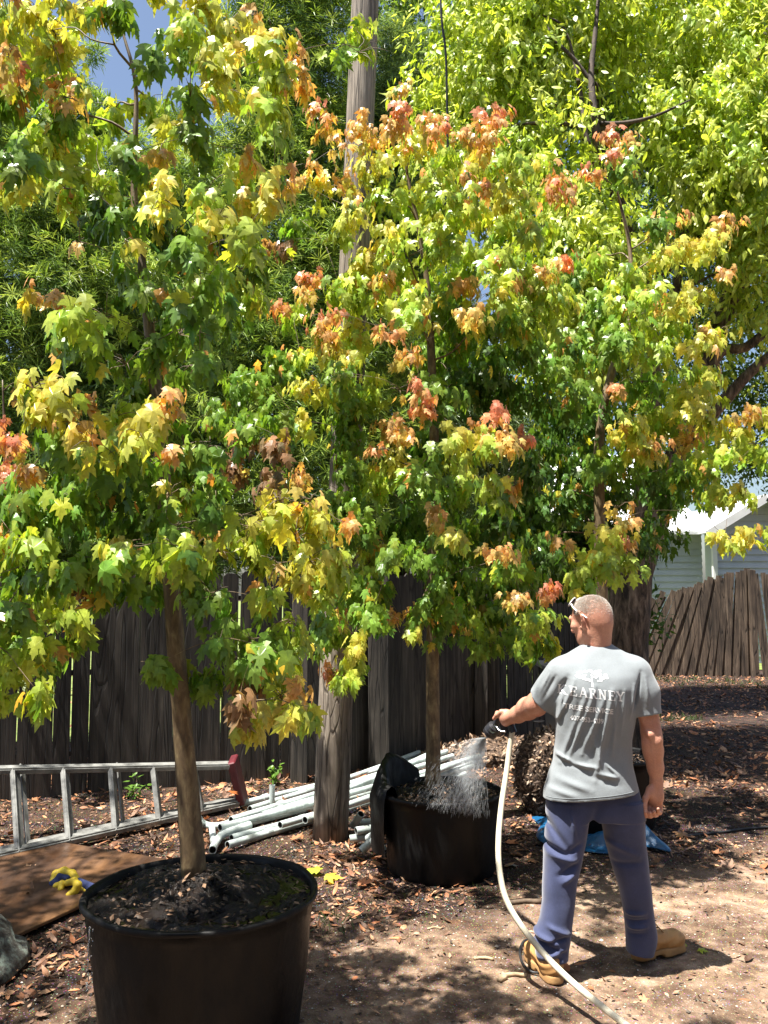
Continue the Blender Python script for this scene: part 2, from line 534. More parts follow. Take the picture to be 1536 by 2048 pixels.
def maple(name, trunk, tr, clusters, D0, size, label, group, spread=.75, per=1.0, start=.35, extra=None):
    base = np.array(trunk[0])
    root = empty(name, base, label, 'tree', group)
    C = []; K = []; Rr = []; lit = []
    axis = np.array(trunk)
    for (x, y, rp, c, *dd) in clusters:
        off = dd[0] if dd else rng.uniform(-spread, spread * .6)
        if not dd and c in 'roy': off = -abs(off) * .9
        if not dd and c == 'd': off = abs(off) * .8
        p = at(x, y, D0 + off)
        C.append(p); K.append(c); Rr.append(rp / FPX * (D0 + off))
        if dd and dd[0] < 0: lit.append((p, Rr[-1]))
    if extra:
        for (p, c, r_) in extra: C.append(np.array(p)); K.append(c); Rr.append(r_)
    net = network(trunk, tr, [c + np.array((0, 0, r * .4)) for c, r in zip(C, Rr)], start=start)
    P, dv, nv, S, CC = [], [], [], [], []
    sun = np.array(SUN)
    for c, k, r in zip(C, K, Rr):
        n = int(max(18, 46 * per * (r / .1) ** 1.6))
        nt_ = 7
        tw = unit(rng.normal(0, 1, (nt_, 3)) * np.array((1, 1, .75)) + np.array((0, 0, .15))) * rng.uniform(.7, 1.5, (nt_, 1)) * r
        for q_ in tw: net.tube([c + np.array((0, 0, r * .2)), c + q_ * .5 + np.array((0, 0, r * .3)), c + q_], [.0018, .0014, .0008], 4)
        ti = rng.integers(nt_, size=n); fr = rng.uniform(.15, 1.05, (n, 1)) ** .8
        p = c + tw[ti] * fr + rng.normal(0, .26 * r, (n, 3)) + np.array((0, 0, r * .22))
        u = unit(p - c)
        ax_i = np.argmin(np.abs(axis[:, 2] - c[2]))
        outw = c - axis[ax_i]; outw[2] = 0; outw = unit(outw)
        o = u * np.array((1, 1, .3)) + outw * .5
        d = unit(o * .42 + np.array((0, 0, -.9)) + rng.normal(0, .2, (n, 3)))
        nn = unit(u * .55 + outw * .35 + np.array((0, -.1, .75)) + rng.normal(0, .4, (n, 3)))
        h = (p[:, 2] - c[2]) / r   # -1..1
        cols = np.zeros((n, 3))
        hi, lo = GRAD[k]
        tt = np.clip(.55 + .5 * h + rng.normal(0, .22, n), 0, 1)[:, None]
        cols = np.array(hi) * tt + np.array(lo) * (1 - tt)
        odd = rng.random(n) < .07
        cols[odd] = np.array([PAL[q_] for q_ in np.array(list('ylgo'))[rng.integers(4, size=odd.sum())]]).reshape(-1, 3)
        g = rng.normal(1, .14, (n, 1)); cols = cols * g
        cols[:, 0] *= rng.normal(1, .1, n); 
        # young red stalk leaf tips smaller, green ones larger
        s = size * rng.uniform(.62, 1.12, n) * (.78 if k in 'ro' else 1.0)
        P.append(p); dv.append(d); nv.append(nn); S.append(s); CC.append(cols)
    net.build('trunk', M['bark_maple'], root, smooth=True)
    P, dv, nv, S, CC = [np.concatenate(a) for a in (P, dv, nv, S, CC)]
    # leaves culled along the sun ray so that sun reaches the person
    keep = np.ones(len(P), bool)
    for Mp, rad_ in (((.95, 3.93, 1.5), .36), ((.98, 3.93, 1.2), .3), ((.74, 3.93, .5), .14)):
        v_ = P - np.array(Mp); t_ = v_ @ sun; dl_ = np.linalg.norm(v_ - t_[:, None] * sun, axis=1)
        keep &= ~((t_ > .15) & (dl_ < rad_) & (rng.random(len(P)) < .94))
    for Mp, rc in lit:       # crown thinned above chosen clusters to let sun onto them
        v_ = P - Mp; t_ = v_ @ sun; dl_ = np.linalg.norm(v_ - t_[:, None] * sun, axis=1)
        keep &= ~((t_ > rc * 1.5) & (dl_ < rc * 1.1) & (rng.random(len(P)) < .45))
    P, dv, nv, S, CC = P[keep], dv[keep], nv[keep], S[keep], CC[keep]
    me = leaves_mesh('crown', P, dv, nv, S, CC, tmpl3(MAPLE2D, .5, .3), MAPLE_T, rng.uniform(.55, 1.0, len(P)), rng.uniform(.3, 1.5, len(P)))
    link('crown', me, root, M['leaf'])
    return root

def blob_points(blobs, n, inner=.55):
    """random points in the outer shell of a set of balls"""
    w = np.array([b[1] ** 2 for b in blobs]); w = w / w.sum()
    out = []; un = []
    for (c, r, *sq), m in zip(blobs, rng.multinomial(n, w)):
        u = unit(rng.normal(0, 1, (m, 3)))
        q = rng.uniform(inner, 1, (m, 1))
        s = np.array(sq[0]) if sq else np.ones(3)
        out.append(np.array(c) + u * q * r * s); un.append(u)
    return np.concatenate(out), np.concatenate(un)
# ================================================================ ground
ph = np.random.default_rng(3)
_W = [(ph.uniform(.6, 9), ph.uniform(0, 6.28), ph.uniform(0, 6.28)) for _ in range(26)]
def gh(x, y):
    x = np.asarray(x, float); y = np.asarray(y, float)
    h = 0
    for f, a, p in _W:
        h = h + np.sin(f * (x * math.cos(a) + y * math.sin(a)) + p) / (f + 1.5)
    h = h * .012
    m = np.clip((9.5 - y) / 2, 0, 1) * np.clip((6 - np.abs(x)) / 2, 0, 1) * np.clip((y - .3), 0, 1)
    return h * m - .004

def gaps(a, b, s): return list(np.arange(a, b, s))
xs = np.array([-120, -60, -30, -15, -9] + gaps(-7, -3.2, .25) + gaps(-3.2, 4.2, .03) + gaps(4.2, 9, .25) + [12, 18, 35, 70, 120])
ys = np.array([-30, -10, -3, 0, 1] + gaps(1.6, 6.6, .03) + gaps(6.6, 12, .12) + [13, 15, 18, 25, 40, 70, 110, 160])
GX, GY = np.meshgrid(xs, ys)
fine = rng.normal(0, .0022, GX.shape) * np.clip((7 - GY), 0, 1) * (np.abs(GX) < 4.2)
GZ = gh(GX, GY) + fine
V = np.stack([GX, GY, GZ], -1).reshape(-1, 3)
nx = len(xs); I, J = np.meshgrid(np.arange(nx - 1), np.arange(len(ys) - 1))
a = (J * nx + I).ravel()
Q = np.stack([a, a + 1, a + nx + 1, a + nx], 1)

m, nt, b = new_mat('yard_soil')
v = coords(nt)
sep = N(nt, 'ShaderNodeSeparateXYZ'); nt.links.new(v, sep.inputs[0])
def mth(op, a_, b_=None, c_=None):
    n = N(nt, 'ShaderNodeMath', operation=op)
    for i, q in enumerate((a_, b_, c_)):
        if q is None: continue
        if isinstance(q, (int, float)): n.inputs[i].default_value = q
        else: nt.links.new(q, n.inputs[i])
    return n.outputs[0]
nz = noise(nt, v, 1.3, 7, .65)
yb = mth('MULTIPLY_ADD', sep.outputs[0], -.62, sep.outputs[1])
yb = mth('MULTIPLY_ADD', nz, 2.6, yb)
near = ramp(nt, mth('MULTIPLY_ADD', nz, .8, mth('MULTIPLY', sep.outputs[1], .5)), [(.75, (0, 0, 0)), (1.0, (1, 1, 1))])  # unseen soil by the camera made dark to cut bounce light
sandr = ramp(nt, mth('MULTIPLY_ADD', yb, -1.1, 6.75), [(.3, (0, 0, 0)), (.75, (1, 1, 1))])
class _s: pass
sandm = _s(); sandm.outputs = [mth('MULTIPLY', sandr.outputs[0], near.outputs[0])]
f1 = noise(nt, v, 9, 10, .7)
sand = ramp(nt, f1, [(.3, (.09, .055, .034)), (.5, (.24, .16, .105)), (.72, (.42, .31, .222))])
f2 = noise(nt, v, 7, 12, .75)
soil = ramp(nt, f2, [(.32, (.010, .006, .004)), (.52, (.042, .023, .014)), (.7, (.15, .075, .04))])
vo = nt.nodes.new('ShaderNodeTexVoronoi'); vo.inputs['Scale'].default_value = 85
nt.links.new(v, vo.inputs['Vector'])
spk = ramp(nt, vo.outputs['Distance'], [(.12, (1, 1, 1)), (.3, (0, 0, 0))])
spc = mix(nt, 1.0, vo.outputs['Color'], (.9, .8, .68), 'MULTIPLY')
base = mix(nt, sandm.outputs[0], soil.outputs[0], sand.outputs[0])
# mottled darker organic patches in the sand
dk = ramp(nt, noise(nt, v, 2.6, 8, .72), [(.42, (.42, .38, .36)), (.56, (1, 1, 1))])
base = mix(nt, 1.0, base, dk.outputs[0], 'MULTIPLY')
sm = mth('MULTIPLY', spk.outputs[0], .45)
base = mix(nt, sm, base, spc)
nt.links.new(base, b.inputs['Base Color'])
b.inputs['Roughness'].default_value = .9
b.inputs['Specular IOR Level'].default_value = .25
hh = mth('MULTIPLY_ADD', vo.outputs['Distance'], -.5, noise(nt, v, 40, 8, .75))
bump(nt, hh, b, .9, .012)
M['ground'] = m
tag(link('ground', np_mesh('ground', V, Q, np.full(len(Q), 4), True), None, M['ground']), 'sandy soil and dark mulch covering the yard', 'ground', kind='structure')

M['lawn'] = simple('sunlit_lawn', [(.3, (.08, .12, .025)), (.7, (.2, .24, .06))], ns=3, rough=.9, bs=.6, bd=.03)
for (q, lab) in (([(-40, 9.6), (-3, 9.6), (.9, 11.6), (3.2, 13.6), (3.9, 17.8), (60, 17.8), (60, 100), (-40, 100)], 'lawn of the neighbouring yard beyond the fences'),):
    mb = MB(); mb.add([(x, y, .012) for x, y in q], [tuple(range(len(q)))])
    tag(mb.build('lawn', M['lawn']), lab, 'lawn', kind='structure')

# ================================================================ fences
def fence(name, runs, H, label, mat, post_at=(), lean=None, bw=.14, gapf=None, top='dog', topz=None, rails=True, sink=.03, thick=.018, over=0):
    p0 = runs[0]
    root = empty(name, (p0[0], p0[1], 0), label, 'fence')
    mb = MB(); rl = MB()
    tot = 0
    L = sum(math.dist(runs[i], runs[i + 1]) for i in range(len(runs) - 1))
    for i in range(len(runs) - 1):
        a = np.array(runs[i]); c = np.array(runs[i + 1]); l = np.linalg.norm(c - a); d = (c - a) / l; nrm = np.array((d[1], -d[0]))
        s = 0
        while s < l:
            g = gapf(tot + s) if gapf else rng.uniform(.003, .012)
            if g is None: s += bw; continue
            w_ = bw * rng.uniform(.9, 1.04)
            p = a + d * (s + w_ / 2) + nrm * (rng.uniform(0, .008) + (.022 if over and int(s / bw) % 2 else 0))
            fr = (tot + s) / L
            ln = lean(fr) if lean else rng.normal(0, .008)
            h = (H(fr) if callable(H) else H) + rng.normal(0, .012)
            dd = np.array((d[0] * math.sin(ln), d[1] * math.sin(ln), math.cos(ln)))
            X = np.array((d[0] * math.cos(ln), d[1] * math.cos(ln), -math.sin(ln)))
            o = np.array((p[0], p[1], -sink + rng.uniform(0, .02)))
            hw = w_ / 2 + over; c4 = .03 if top == 'dog' else 0
            prof = [(-hw, 0), (hw, 0), (hw, h - c4), (hw - c4, h), (-hw + c4, h), (-hw, h - c4)]
            yy = np.array((nrm[0], nrm[1], rng.normal(0, .02)))
            V = [o + X * u + dd * v_ + yy * t for t in (0, -thick) for u, v_ in prof]
            n = len(prof)
            F = [tuple(range(n)), tuple(range(n, 2 * n))[::-1]] + [(k, k + n, (k + 1) % n + n, (k + 1) % n) for k in range(n)]
            mb.add(V, F)
            s += w_ * (1 / max(.8, math.cos(ln)) if lean else 1) + g
        if rails:
            for z in (.35, 1.0, 1.62):
                if z < (H(0) if callable(H) else H):
                    q0 = np.array((*(a - nrm * .06), z)); q1 = np.array((*(c - nrm * .06), z + rng.normal(0, .02)))
                    r_ = MB(); r_.bar(q0, q1, .085, .04)
                    r_.build('rail', mat, root, bevel=.003)
        tot += l
    mb.build('board_panel', mat, root)
    for (x, y, h, s) in post_at:
        pm = MB(); pm.box((x, y, h / 2 - .05), (s, s, h + .1), jitter=.006); pm.build('post', mat, root, bevel=.006)
    return root

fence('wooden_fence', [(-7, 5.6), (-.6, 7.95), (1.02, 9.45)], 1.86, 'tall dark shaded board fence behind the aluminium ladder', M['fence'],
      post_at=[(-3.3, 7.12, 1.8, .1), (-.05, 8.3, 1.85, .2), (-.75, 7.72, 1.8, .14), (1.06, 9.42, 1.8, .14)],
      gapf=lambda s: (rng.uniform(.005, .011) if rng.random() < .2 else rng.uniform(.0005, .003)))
fence('picket_fence', [(1.22, 9.62), (2.9, 11.2)], 1.55, 'short grey weathered picket fence between the dark fence and the root ball', M['fence'],
      bw=.105, gapf=lambda s: rng.uniform(.004, .03), post_at=[(1.2, 9.5, 1.6, .12)])
fence('leaning_fence', [(3.6, 17.0), (7.0, 16.6)], lambda f: 1.62 + .46 * f + rng.normal(0, .02), 'collapsing brown board fence fanned out in front of the house', M['fence2'],
      lean=lambda f: .66 * (1 - f) ** .9 + rng.normal(0, .022), bw=.085, top='flat',
      gapf=lambda s: (None if .9 < s < 1.02 else rng.uniform(.0, .003)), rails=False, over=.014, post_at=[(7.12, 16.55, 2.05, .12)])
fence('grey_fence', [(7.25, 16.5), (9.6, 16.3)], 2.0, 'upright bleached grey fence panel right of the leaning brown fence', M['fence2'],
      lean=lambda f: -.09 + rng.normal(0, .01), bw=.085, top='flat', rails=False, gapf=lambda s: rng.uniform(.0, .012))

# ================================================================ house
M['siding'] = simple('painted_siding', [(.3, (.42, .45, .50)), (.7, (.50, .53, .58))], ns=3, rough=.6, bs=.05)
M['trim'] = simple('white_trim', [(.3, (.66, .66, .64)), (.7, (.78, .78, .76))], ns=4, rough=.6, bs=.05)
M['roofm'] = simple('pale_metal_roof', [(.3, (.55, .56, .56)), (.7, (.74, .75, .75))], ns=2, rough=.5, bs=.05)
M['glass'] = simple('window_glass', [(.3, (.02, .025, .03)), (.7, (.05, .06, .07))], ns=1, rough=.08, bs=0)
hs = empty('house', (7, 20, 0), 'pale blue sided house with white roof behind the fences', 'house')
def siding(x0, x1, y, z0, z1, top=None, yd=1):
    mb = MB(); z = z0
    while z < z1:
        t = min(z + .153, z1)
        l, r = x0, x1
        if top:
            (pk, pz, sl_) = top
            if t > 0: l = max(x0, pk - (pz - z) / sl_); r = min(x1, pk + (pz - z) / sl_)
            if r <= l: break
        mb.add([(l, y - .045, z), (r, y - .045, z), (r, y, t), (l, y, t), (r, y + .02, z), (l, y + .02, z)], [(0, 1, 2, 3), (0, 5, 4, 1)])
        z = t
    return mb
siding(3.4, 7.45, 20.0, 0, 3.05).build('wall', M['siding'], hs)
siding(7.5, 9.62, 19.4, 0, 3.62, (8.56, 3.66, .62)).build('gable_wall', M['siding'], hs)
mb = MB(); mb.box((7.5, 19.36, 1.5), (.1, .1, 3.0)); mb.build('corner_board', M['trim'], hs)
mb = MB(); mb.box((9.66, 19.36, 1.5), (.1, .1, 3.0)); mb.build('corner_board', M['trim'], hs)
mb = MB(); mb.add([(7.53, 19.42, 0), (7.53, 20.0, 0), (7.53, 20, 3.0), (7.53, 19.42, 3.0)], [(0, 1, 2, 3)]); mb.build('side_wall', M['siding'], hs)
# gable roof, ridge running back
mb = MB()
for sgn in (-1, 1):
    e = 8.56 + sgn * 1.32; 
    V = [(8.56, 18.95, 3.78), (e, 18.95, 2.98), (e, 24, 2.98), (8.56, 24, 3.78)]
    V2 = [(x, y, z - .06) for x, y, z in V]
    mb.add(V + V2, [(0, 1, 2, 3), (7, 6, 5, 4), (0, 4, 5, 1), (1, 5, 6, 2), (3, 7, 4, 0)])
mb.build('gable_roof', M['roofm'], hs)
mb = MB()
for sgn in (-1, 1):
    mb.bar((8.56, 18.92, 3.70), (8.56 + sgn * 1.36, 18.92, 2.88), .17, .03, up=(0, 1, 0))
mb.build('fascia', M['trim'], hs)
mb = MB()
V = [(1.9, 19.6, 3.0), (7.5, 19.6, 3.0), (7.5, 25, 5.6), (1.9, 25, 5.6)]
mb.add(V + [(x, y, z - .08) for x, y, z in V], [(0, 1, 2, 3), (7, 6, 5, 4), (0, 4, 5, 1), (1, 5, 6, 2), (3, 7, 4, 0)])
for k in range(15): mb.bar((2.1 + k * .38, 19.6, 3.02), (2.1 + k * .38, 25, 5.62), .03, .03, up=(1, 0, 0))
mb.build('roof', M['roofm'], hs)
for wx in (4.35,):
    mb = MB(); mb.box((wx, 19.95, 1.75), (.9, .06, 1.2)); fr_ = mb.build('window', M['trim'], hs, bevel=.01)
    mb = MB(); mb.box((wx, 19.93, 1.75), (.76, .05, 1.06)); mb.build('pane', M['glass'], fr_)

# ================================================================ utility pole and cable
pb = gnd(660, 1672); pt = at(733, -60, 6.05)
mb = MB()
pts = [pb + (pt - pb) * t + np.array((0, 0, -.05 if t == 0 else 0)) for t in np.linspace(0, 1.1, 12)]
mb.tube(pts, np.linspace(.124, .098, 12), 28, wob=.012, sub=3)
up_ = mb.build('utility_pole', M['pole'], smooth=True)
tag(up_, 'tall weathered grey wooden utility pole rising out of the frame', 'pole')
M['rubber'] = simple('black_rubber', [(.3, (.012, .012, .013)), (.7, (.03, .03, .032))], ns=20, rough=.5, bs=.1)
c0 = at(878, -160, 7.6); c1 = at(893, 150, 7.7)
mb = MB(); mb.tube([c0, at(882, 20, 7.62), at(890, 90, 7.66), c1, at(897, 330, 7.8), at(910, 480, 7.9), at(920, 640, 7.9)], .012, 6, sub=4)
tag(mb.build('cable', M['rubber'], smooth=True), 'thin black cable hanging down in front of the pale green tree', 'cable')

# ================================================================ background trees
def bg_tree(name, blobs, label, trunkpts, tr, n, kind, cols, size, group=None, barkm='bark_dark', inner=.5, nt_=60, start=.25, shape=None):
    root = empty(name, trunkpts[0], label, 'tree', group)
    tg, _ = blob_points(blobs, nt_, .3)
    net = network([np.array(p) for p in trunkpts], tr, tg, start=start, rtip=.004, r0=.008, rk=.012)
    net.build('trunk', M[barkm], root, smooth=True)
    cols = np.array(cols)
    if kind == 'whorl':
        P, U = blob_points(blobs, n, inner)
        k = 15
        up = unit(U * .8 + np.array((0, -.1, .55)) + rng.normal(0, .35, P.shape))
        ref = unit(rng.normal(0, 1, P.shape)); e1 = unit(np.cross(up, ref)); e2 = np.cross(up, e1)
        A = np.linspace(0, 2 * math.pi, k, endpoint=False)[None] + rng.uniform(0, 6, (n, 1)) + rng.normal(0, .2, (n, k))
        el = rng.uniform(-.15, 1.0, (n, k))
        d = (np.cos(A) * np.cos(el))[..., None] * e1[:, None] + (np.sin(A) * np.cos(el))[..., None] * e2[:, None] + np.sin(el)[..., None] * up[:, None]
        base = P[:, None] + up[:, None] * (rng.uniform(-.05, .05, (n, k))[..., None])
        nn = np.broadcast_to(up[:, None], d.shape)
        c = cols[rng.integers(len(cols), size=n)] * rng.normal(1, .15, (n, 1))
        c = np.repeat(c, k, 0) * rng.normal(1, .12, (n * k, 1))
        t = np.array([(0, 0, 0), (.047, .5, -.08), (0, 1, -.25), (-.047, .5, -.08)]); T = np.array([(0, 1, 2, 3)])
        me = leaves_mesh('crown', base.reshape(-1, 3), d.reshape(-1, 3), nn.reshape(-1, 3), size * rng.uniform(.7, 1.2, n * k), c, t, T)
        link('crown', me, root, M['needle'])
    else:
        # drooping sprays of oval leaves gathered in clumps
        P, U = blob_points(blobs, n, inner)
        k = 26 if kind == 'oval' else 30
        ln = rng.uniform(.3, .75, (n, 1)) * (1 if kind == 'oval' else .8)
        s = rng.uniform(0, 1, (n, k))
        sd = unit(U * .8 + rng.normal(0, .5, P.shape) + np.array((0, 0, -.25 if kind == 'oval' else .1)))
        pos = P[:, None] + sd[:, None] * (s * ln)[..., None] + rng.normal(0, .04 if kind == 'oval' else .07, (n, k, 3)) + np.array((0, 0, -1.)) * (s ** 2 * ln * (.5 if kind == 'oval' else .1))[..., None]
        if kind == 'oval':
            d = unit(sd[:, None] * .45 + rng.normal(0, .5, (n, k, 3)) + np.array((0, 0, -.65)))
            nn = unit(sd[:, None] * .5 + rng.normal(0, .45, (n, k, 3)) + np.array((-.1, -.25, .6)))
        else:
            d = unit(sd[:, None] * .5 + rng.normal(0, .7, (n, k, 3)) + np.array((0, 0, -.2)))
            nn = unit(rng.normal(0, .6, (n, k, 3)) + np.array((0, -.1, .8)))
        c = cols[rng.integers(len(cols), size=n)] * rng.normal(1, .12, (n, 1))
        c = np.repeat(c, k, 0) * rng.normal(1, .15, (n * k, 1))
        T3, TT = (OVAL2D, OVAL_T) if kind == 'oval' else (SMALL2D, SMALL_T)
        me = leaves_mesh('crown', pos.reshape(-1, 3), d.reshape(-1, 3), nn.reshape(-1, 3), size * rng.uniform(.6, 1.15, n * k), c,
                         tmpl3(T3, .3, .3), TT, rng.uniform(.8, 1.3, n * k), rng.uniform(0, 1.5, n * k))
        link('crown', me, root, M['leaf_bg'])
    return root

def B(*l):
    return [(at(x, y, D), r) for (x, y, D, r) in l]
def G(px, D, z=0):
    p = at(px, 1173, D); return (p[0], D, z)
PC = [(.15, .24, .05), (.22, .33, .065), (.32, .43, .09), (.09, .16, .035), (.42, .52, .13)]
gp = 'narrow-leaved trees crowded behind the dark fence'
bg_tree('fern_pine_tree', B((-70, 60, 9.3, .75), (-60, 230, 9.3, .85), (20, 330, 9.2, .8), (110, 430, 9, .75), (30, 520, 8.9, .9), (130, 620, 8.8, .8), (20, 720, 8.8, .9), (-60, 880, 8.7, .9), (60, 960, 8.7, .8), (150, 180, 9.6, .22), (130, 110, 9.6, .16), (190, 110, 9.6, .14), (110, 250, 9.6, .3), (180, 230, 9.5, .3), (20, 1100, 8.6, .7)),
        'narrow-leaved evergreen with feathery tips at the far left edge', [G(0, 9.3), G(0, 9.3, 2), G(-20, 9.4, 4.2), G(-40, 9.4, 7)], [.14, .11, .08, .02], 7200, 'whorl', PC, .135, gp, inner=.35)
bg_tree('fern_pine_tree', B((280, 390, 9.6, .75), (230, 480, 9.5, .7), (370, 430, 9.5, .8), (300, 600, 9.3, .9), (200, 700, 9.2, .8), (400, 640, 9.3, .8), (250, 850, 9.1, .8), (380, 830, 9.1, .8), (470, 720, 9.2, .7), (300, 1010, 8.9, .7), (430, 980, 9, .7), (200, 260, 9.7, .2), (330, 250, 9.6, .25), (180, 1080, 8.7, .6), (380, 1120, 8.8, .55)),
        'rounded narrow-leaved evergreen below the blue sky gap', [G(300, 9.6), G(300, 9.6, 2), G(290, 9.6, 3.8), G(290, 9.6, 5.4)], [.13, .1, .07, .02], 10500, 'whorl', PC, .135, gp, inner=.35)
bg_tree('fern_pine_tree', B((560, 30, 10, .85), (500, 140, 9.9, .6), (620, 170, 10, .8), (560, 280, 9.8, .8), (460, 330, 9.7, .5), (640, 350, 9.9, .8), (560, 470, 9.6, .8), (650, 560, 9.6, .8), (540, 640, 9.4, .8), (620, 760, 9.3, .8), (560, 880, 9.2, .8), (640, 950, 9.1, .7), (530, 1040, 9, .6), (620, 1110, 8.9, .5), (500, -120, 10, .5), (650, -100, 10, .9), (730, 700, 9.6, .7), (740, 880, 9.5, .7), (740, 1050, 9.4, .6)),
        'tall narrow-leaved evergreen just left of the utility pole', [G(590, 9.8), G(590, 9.8, 2), G(580, 9.9, 5), G(580, 10, 8.2)], [.16, .13, .09, .02], 10500, 'whorl', PC, .135, gp, inner=.35)
bg_tree('cedar_tree', B((800, 110, 11, .5), (805, 200, 11, .62), (790, 310, 11, .75), (810, 430, 11, .8), (700, 430, 11, .8), (720, 250, 11, .6), (790, 560, 10.8, .8), (850, 700, 10.6, .9), (880, 850, 10.5, .8), (800, 950, 10.4, .8), (900, 1050, 10.3, .7), (980, 900, 10.8, .8), (1000, 1050, 10.8, .7)),
        'dense grey-green conifer directly behind the utility pole', [G(800, 11), G(800, 11, 3), G(803, 11, 6), G(803, 11, 8)], [.15, .12, .07, .02], 8500, 'whorl', [(.2, .29, .12), (.27, .36, .16), (.14, .22, .09)], .15, inner=.35)
OC = [(.40, .50, .07), (.5, .58, .1), (.3, .42, .06), (.56, .62, .15)]
bg_tree('broadleaf_tree', B((780, -60, 12, .9), (880, 60, 12, .9), (1000, 200, 12.2, 1.1), (1130, 120, 12.4, 1.2), (1200, 300, 12.4, 1.1), (1330, 200, 12.5, 1.2), (1460, 330, 12.4, 1.2), (1560, 150, 12.5, 1.2), (1120, 450, 12, 1.0), (1280, 480, 12.2, .9), (1400, 520, 12.3, 1.0), (1530, 520, 12.3, 1.1), (1150, 640, 12, 1.0), (1300, 700, 12.2, .8), (1500, 700, 12.3, .9), (1570, 860, 12.3, .9), (1080, 800, 11.8, .9), (1230, 820, 12, .7), (1100, -60, 12.4, 1.1), (1300, -60, 12.4, 1.2), (1500, -60, 12.4, 1.2), (1450, 860, 12.4, .6)),
        'leafy green tree with a dark multiple stem filling the upper right background', [G(1190, 12.2), G(1195, 12.2, 3), G(1192, 12.2, 5.5), G(1190, 12.3, 9)], [.2, .16, .13, .03], 4600, 'small', [(.08, .15, .028), (.12, .2, .035), (.055, .11, .022), (.2, .28, .05)], .085, nt_=120)
bg_tree('overhanging_tree', B((960, 90, 8.6, .55), (930, 230, 8.4, .45), (1030, 60, 8.8, .6), (900, 330, 8.2, .35), (1010, 160, 8.4, .5), (1000, -60, 8.8, .6), (1130, 20, 8.8, .55), (1240, -20, 9, .6), (1350, 40, 9, .6), (1450, 120, 8.6, .55), (1530, 60, 8.8, .6), (1340, 190, 8.6, .4), (1420, 270, 8.4, .5), (1500, 300, 8.3, .5), (1560, 420, 8.4, .5), (1400, 370, 8.4, .35), (1480, 420, 8.6, .4), (1530, 560, 8.8, .4),
                              (1120, 300, 8, .3), (1090, 380, 7.8, .3), (1140, 430, 7.8, .3), (1190, 480, 7.8, .3), (1230, 540, 7.8, .25), (1120, 520, 7.8, .35), (1200, 580, 7.8, .3), (1160, 650, 7.8, .3), (1100, 640, 7.8, .3), (1040, 330, 8, .25), (1230, 650, 7.9, .25)),
        'pale yellow-green tree with a furrowed trunk and long drooping leaves', [at(1250, 1560, 9), at(1249, 1330, 9), at(1262, 1180, 9), at(1287, 1060, 9), at(1297, 900, 9), at(1302, 760, 9), at(1290, 600, 9.1), at(1230, 380, 9.1), at(1196, 200, 9.1), at(1180, 60, 9.1)],
        [.27, .245, .21, .15, .125, .115, .09, .07, .05, .03], 2300, 'oval', OC, .098, barkm='bark_oak', nt_=90, start=.45)
ov = [o for o in COL.objects if o.name == 'overhanging_tree'][0]
mb = MB()
mb.tube([at(1270, 1170, 9), at(1310, 1040, 9), at(1372, 860, 9), at(1412, 720, 9), at(1450, 620, 9), at(1482, 540, 9), at(1496, 400, 9), at(1480, 250, 9)], [.15, .14, .125, .115, .1, .085, .06, .03], 14, wob=.03, sub=4)
mb.tube([at(1395, 790, 9), at(1440, 705, 8.9), at(1490, 695, 8.8), at(1550, 650, 8.7), at(1640, 600, 8.6)], [.07, .06, .05, .045, .03], 10, wob=.03, sub=4)
mb.tube([at(1405, 850, 9), at(1450, 800, 8.9), at(1500, 745, 8.8), at(1560, 700, 8.7), at(1660, 660, 8.6)], [.07, .065, .055, .05, .03], 10, wob=.03, sub=4)
mb.tube([at(1385, 690, 9), at(1430, 700, 8.9), at(1490, 690, 8.9), at(1545, 660, 8.9)], [.03, .03, .025, .02], 8, wob=.03, sub=4)
mb.tube([at(1350, 600, 9), at(1370, 460, 9.1), at(1400, 400, 9.1), at(1536, 360, 9)], [.05, .04, .035, .03], 8, wob=.03, sub=4)
mb.tube([at(1480, 330, 8.9), at(1500, 200, 8.9), at(1530, 90, 8.9), at(1540, -20, 8.9)], [.06, .05, .045, .04], 8, wob=.03, sub=4)
mb.tube([at(1290, 1080, 9), at(1330, 1030, 8.9), at(1400, 960, 8.8)], [.03, .02, .01], 6, wob=.03, sub=4)
mb.build('limb', M['bark_oak'], ov, smooth=True)
mb = MB()
mb.tube([at(1202, 420, 8.12), at(1196, 330, 8.02), at(1190, 240, 7.92), at(1182, 150, 8.02), at(1190, 70, 8.12), at(1200, -40, 8.22)], [.05, .042, .038, .03, .024, .014], 10, wob=.04, sub=4)
mb.tube([at(1198, 350, 8.07), at(1172, 270, 8.02), at(1160, 180, 8.12), at(1130, 60, 8.22), at(1085, 30, 8.22)], [.03, .025, .022, .014, .008], 8, wob=.04, sub=4)
mb.tube([at(1194, 250, 7.97), at(1130, 248, 7.92), at(1070, 246, 7.92), at(1010, 252, 8.02)], [.026, .024, .018, .01], 8, wob=.05, sub=4)
mb.tube([at(1194, 248, 7.97), at(1250, 246, 7.92), at(1310, 232, 7.82), at(1380, 200, 7.82)], [.026, .022, .016, .008], 8, wob=.05, sub=4)
mb.tube([at(1186, 170, 8.02), at(1150, 120, 8.02), at(1110, 80, 8.02), at(1088, 40, 8.12)], [.022, .02, .015, .008], 8, wob=.05, sub=4)
mb.build('limb', M['bark_dark'], ov, smooth=True)

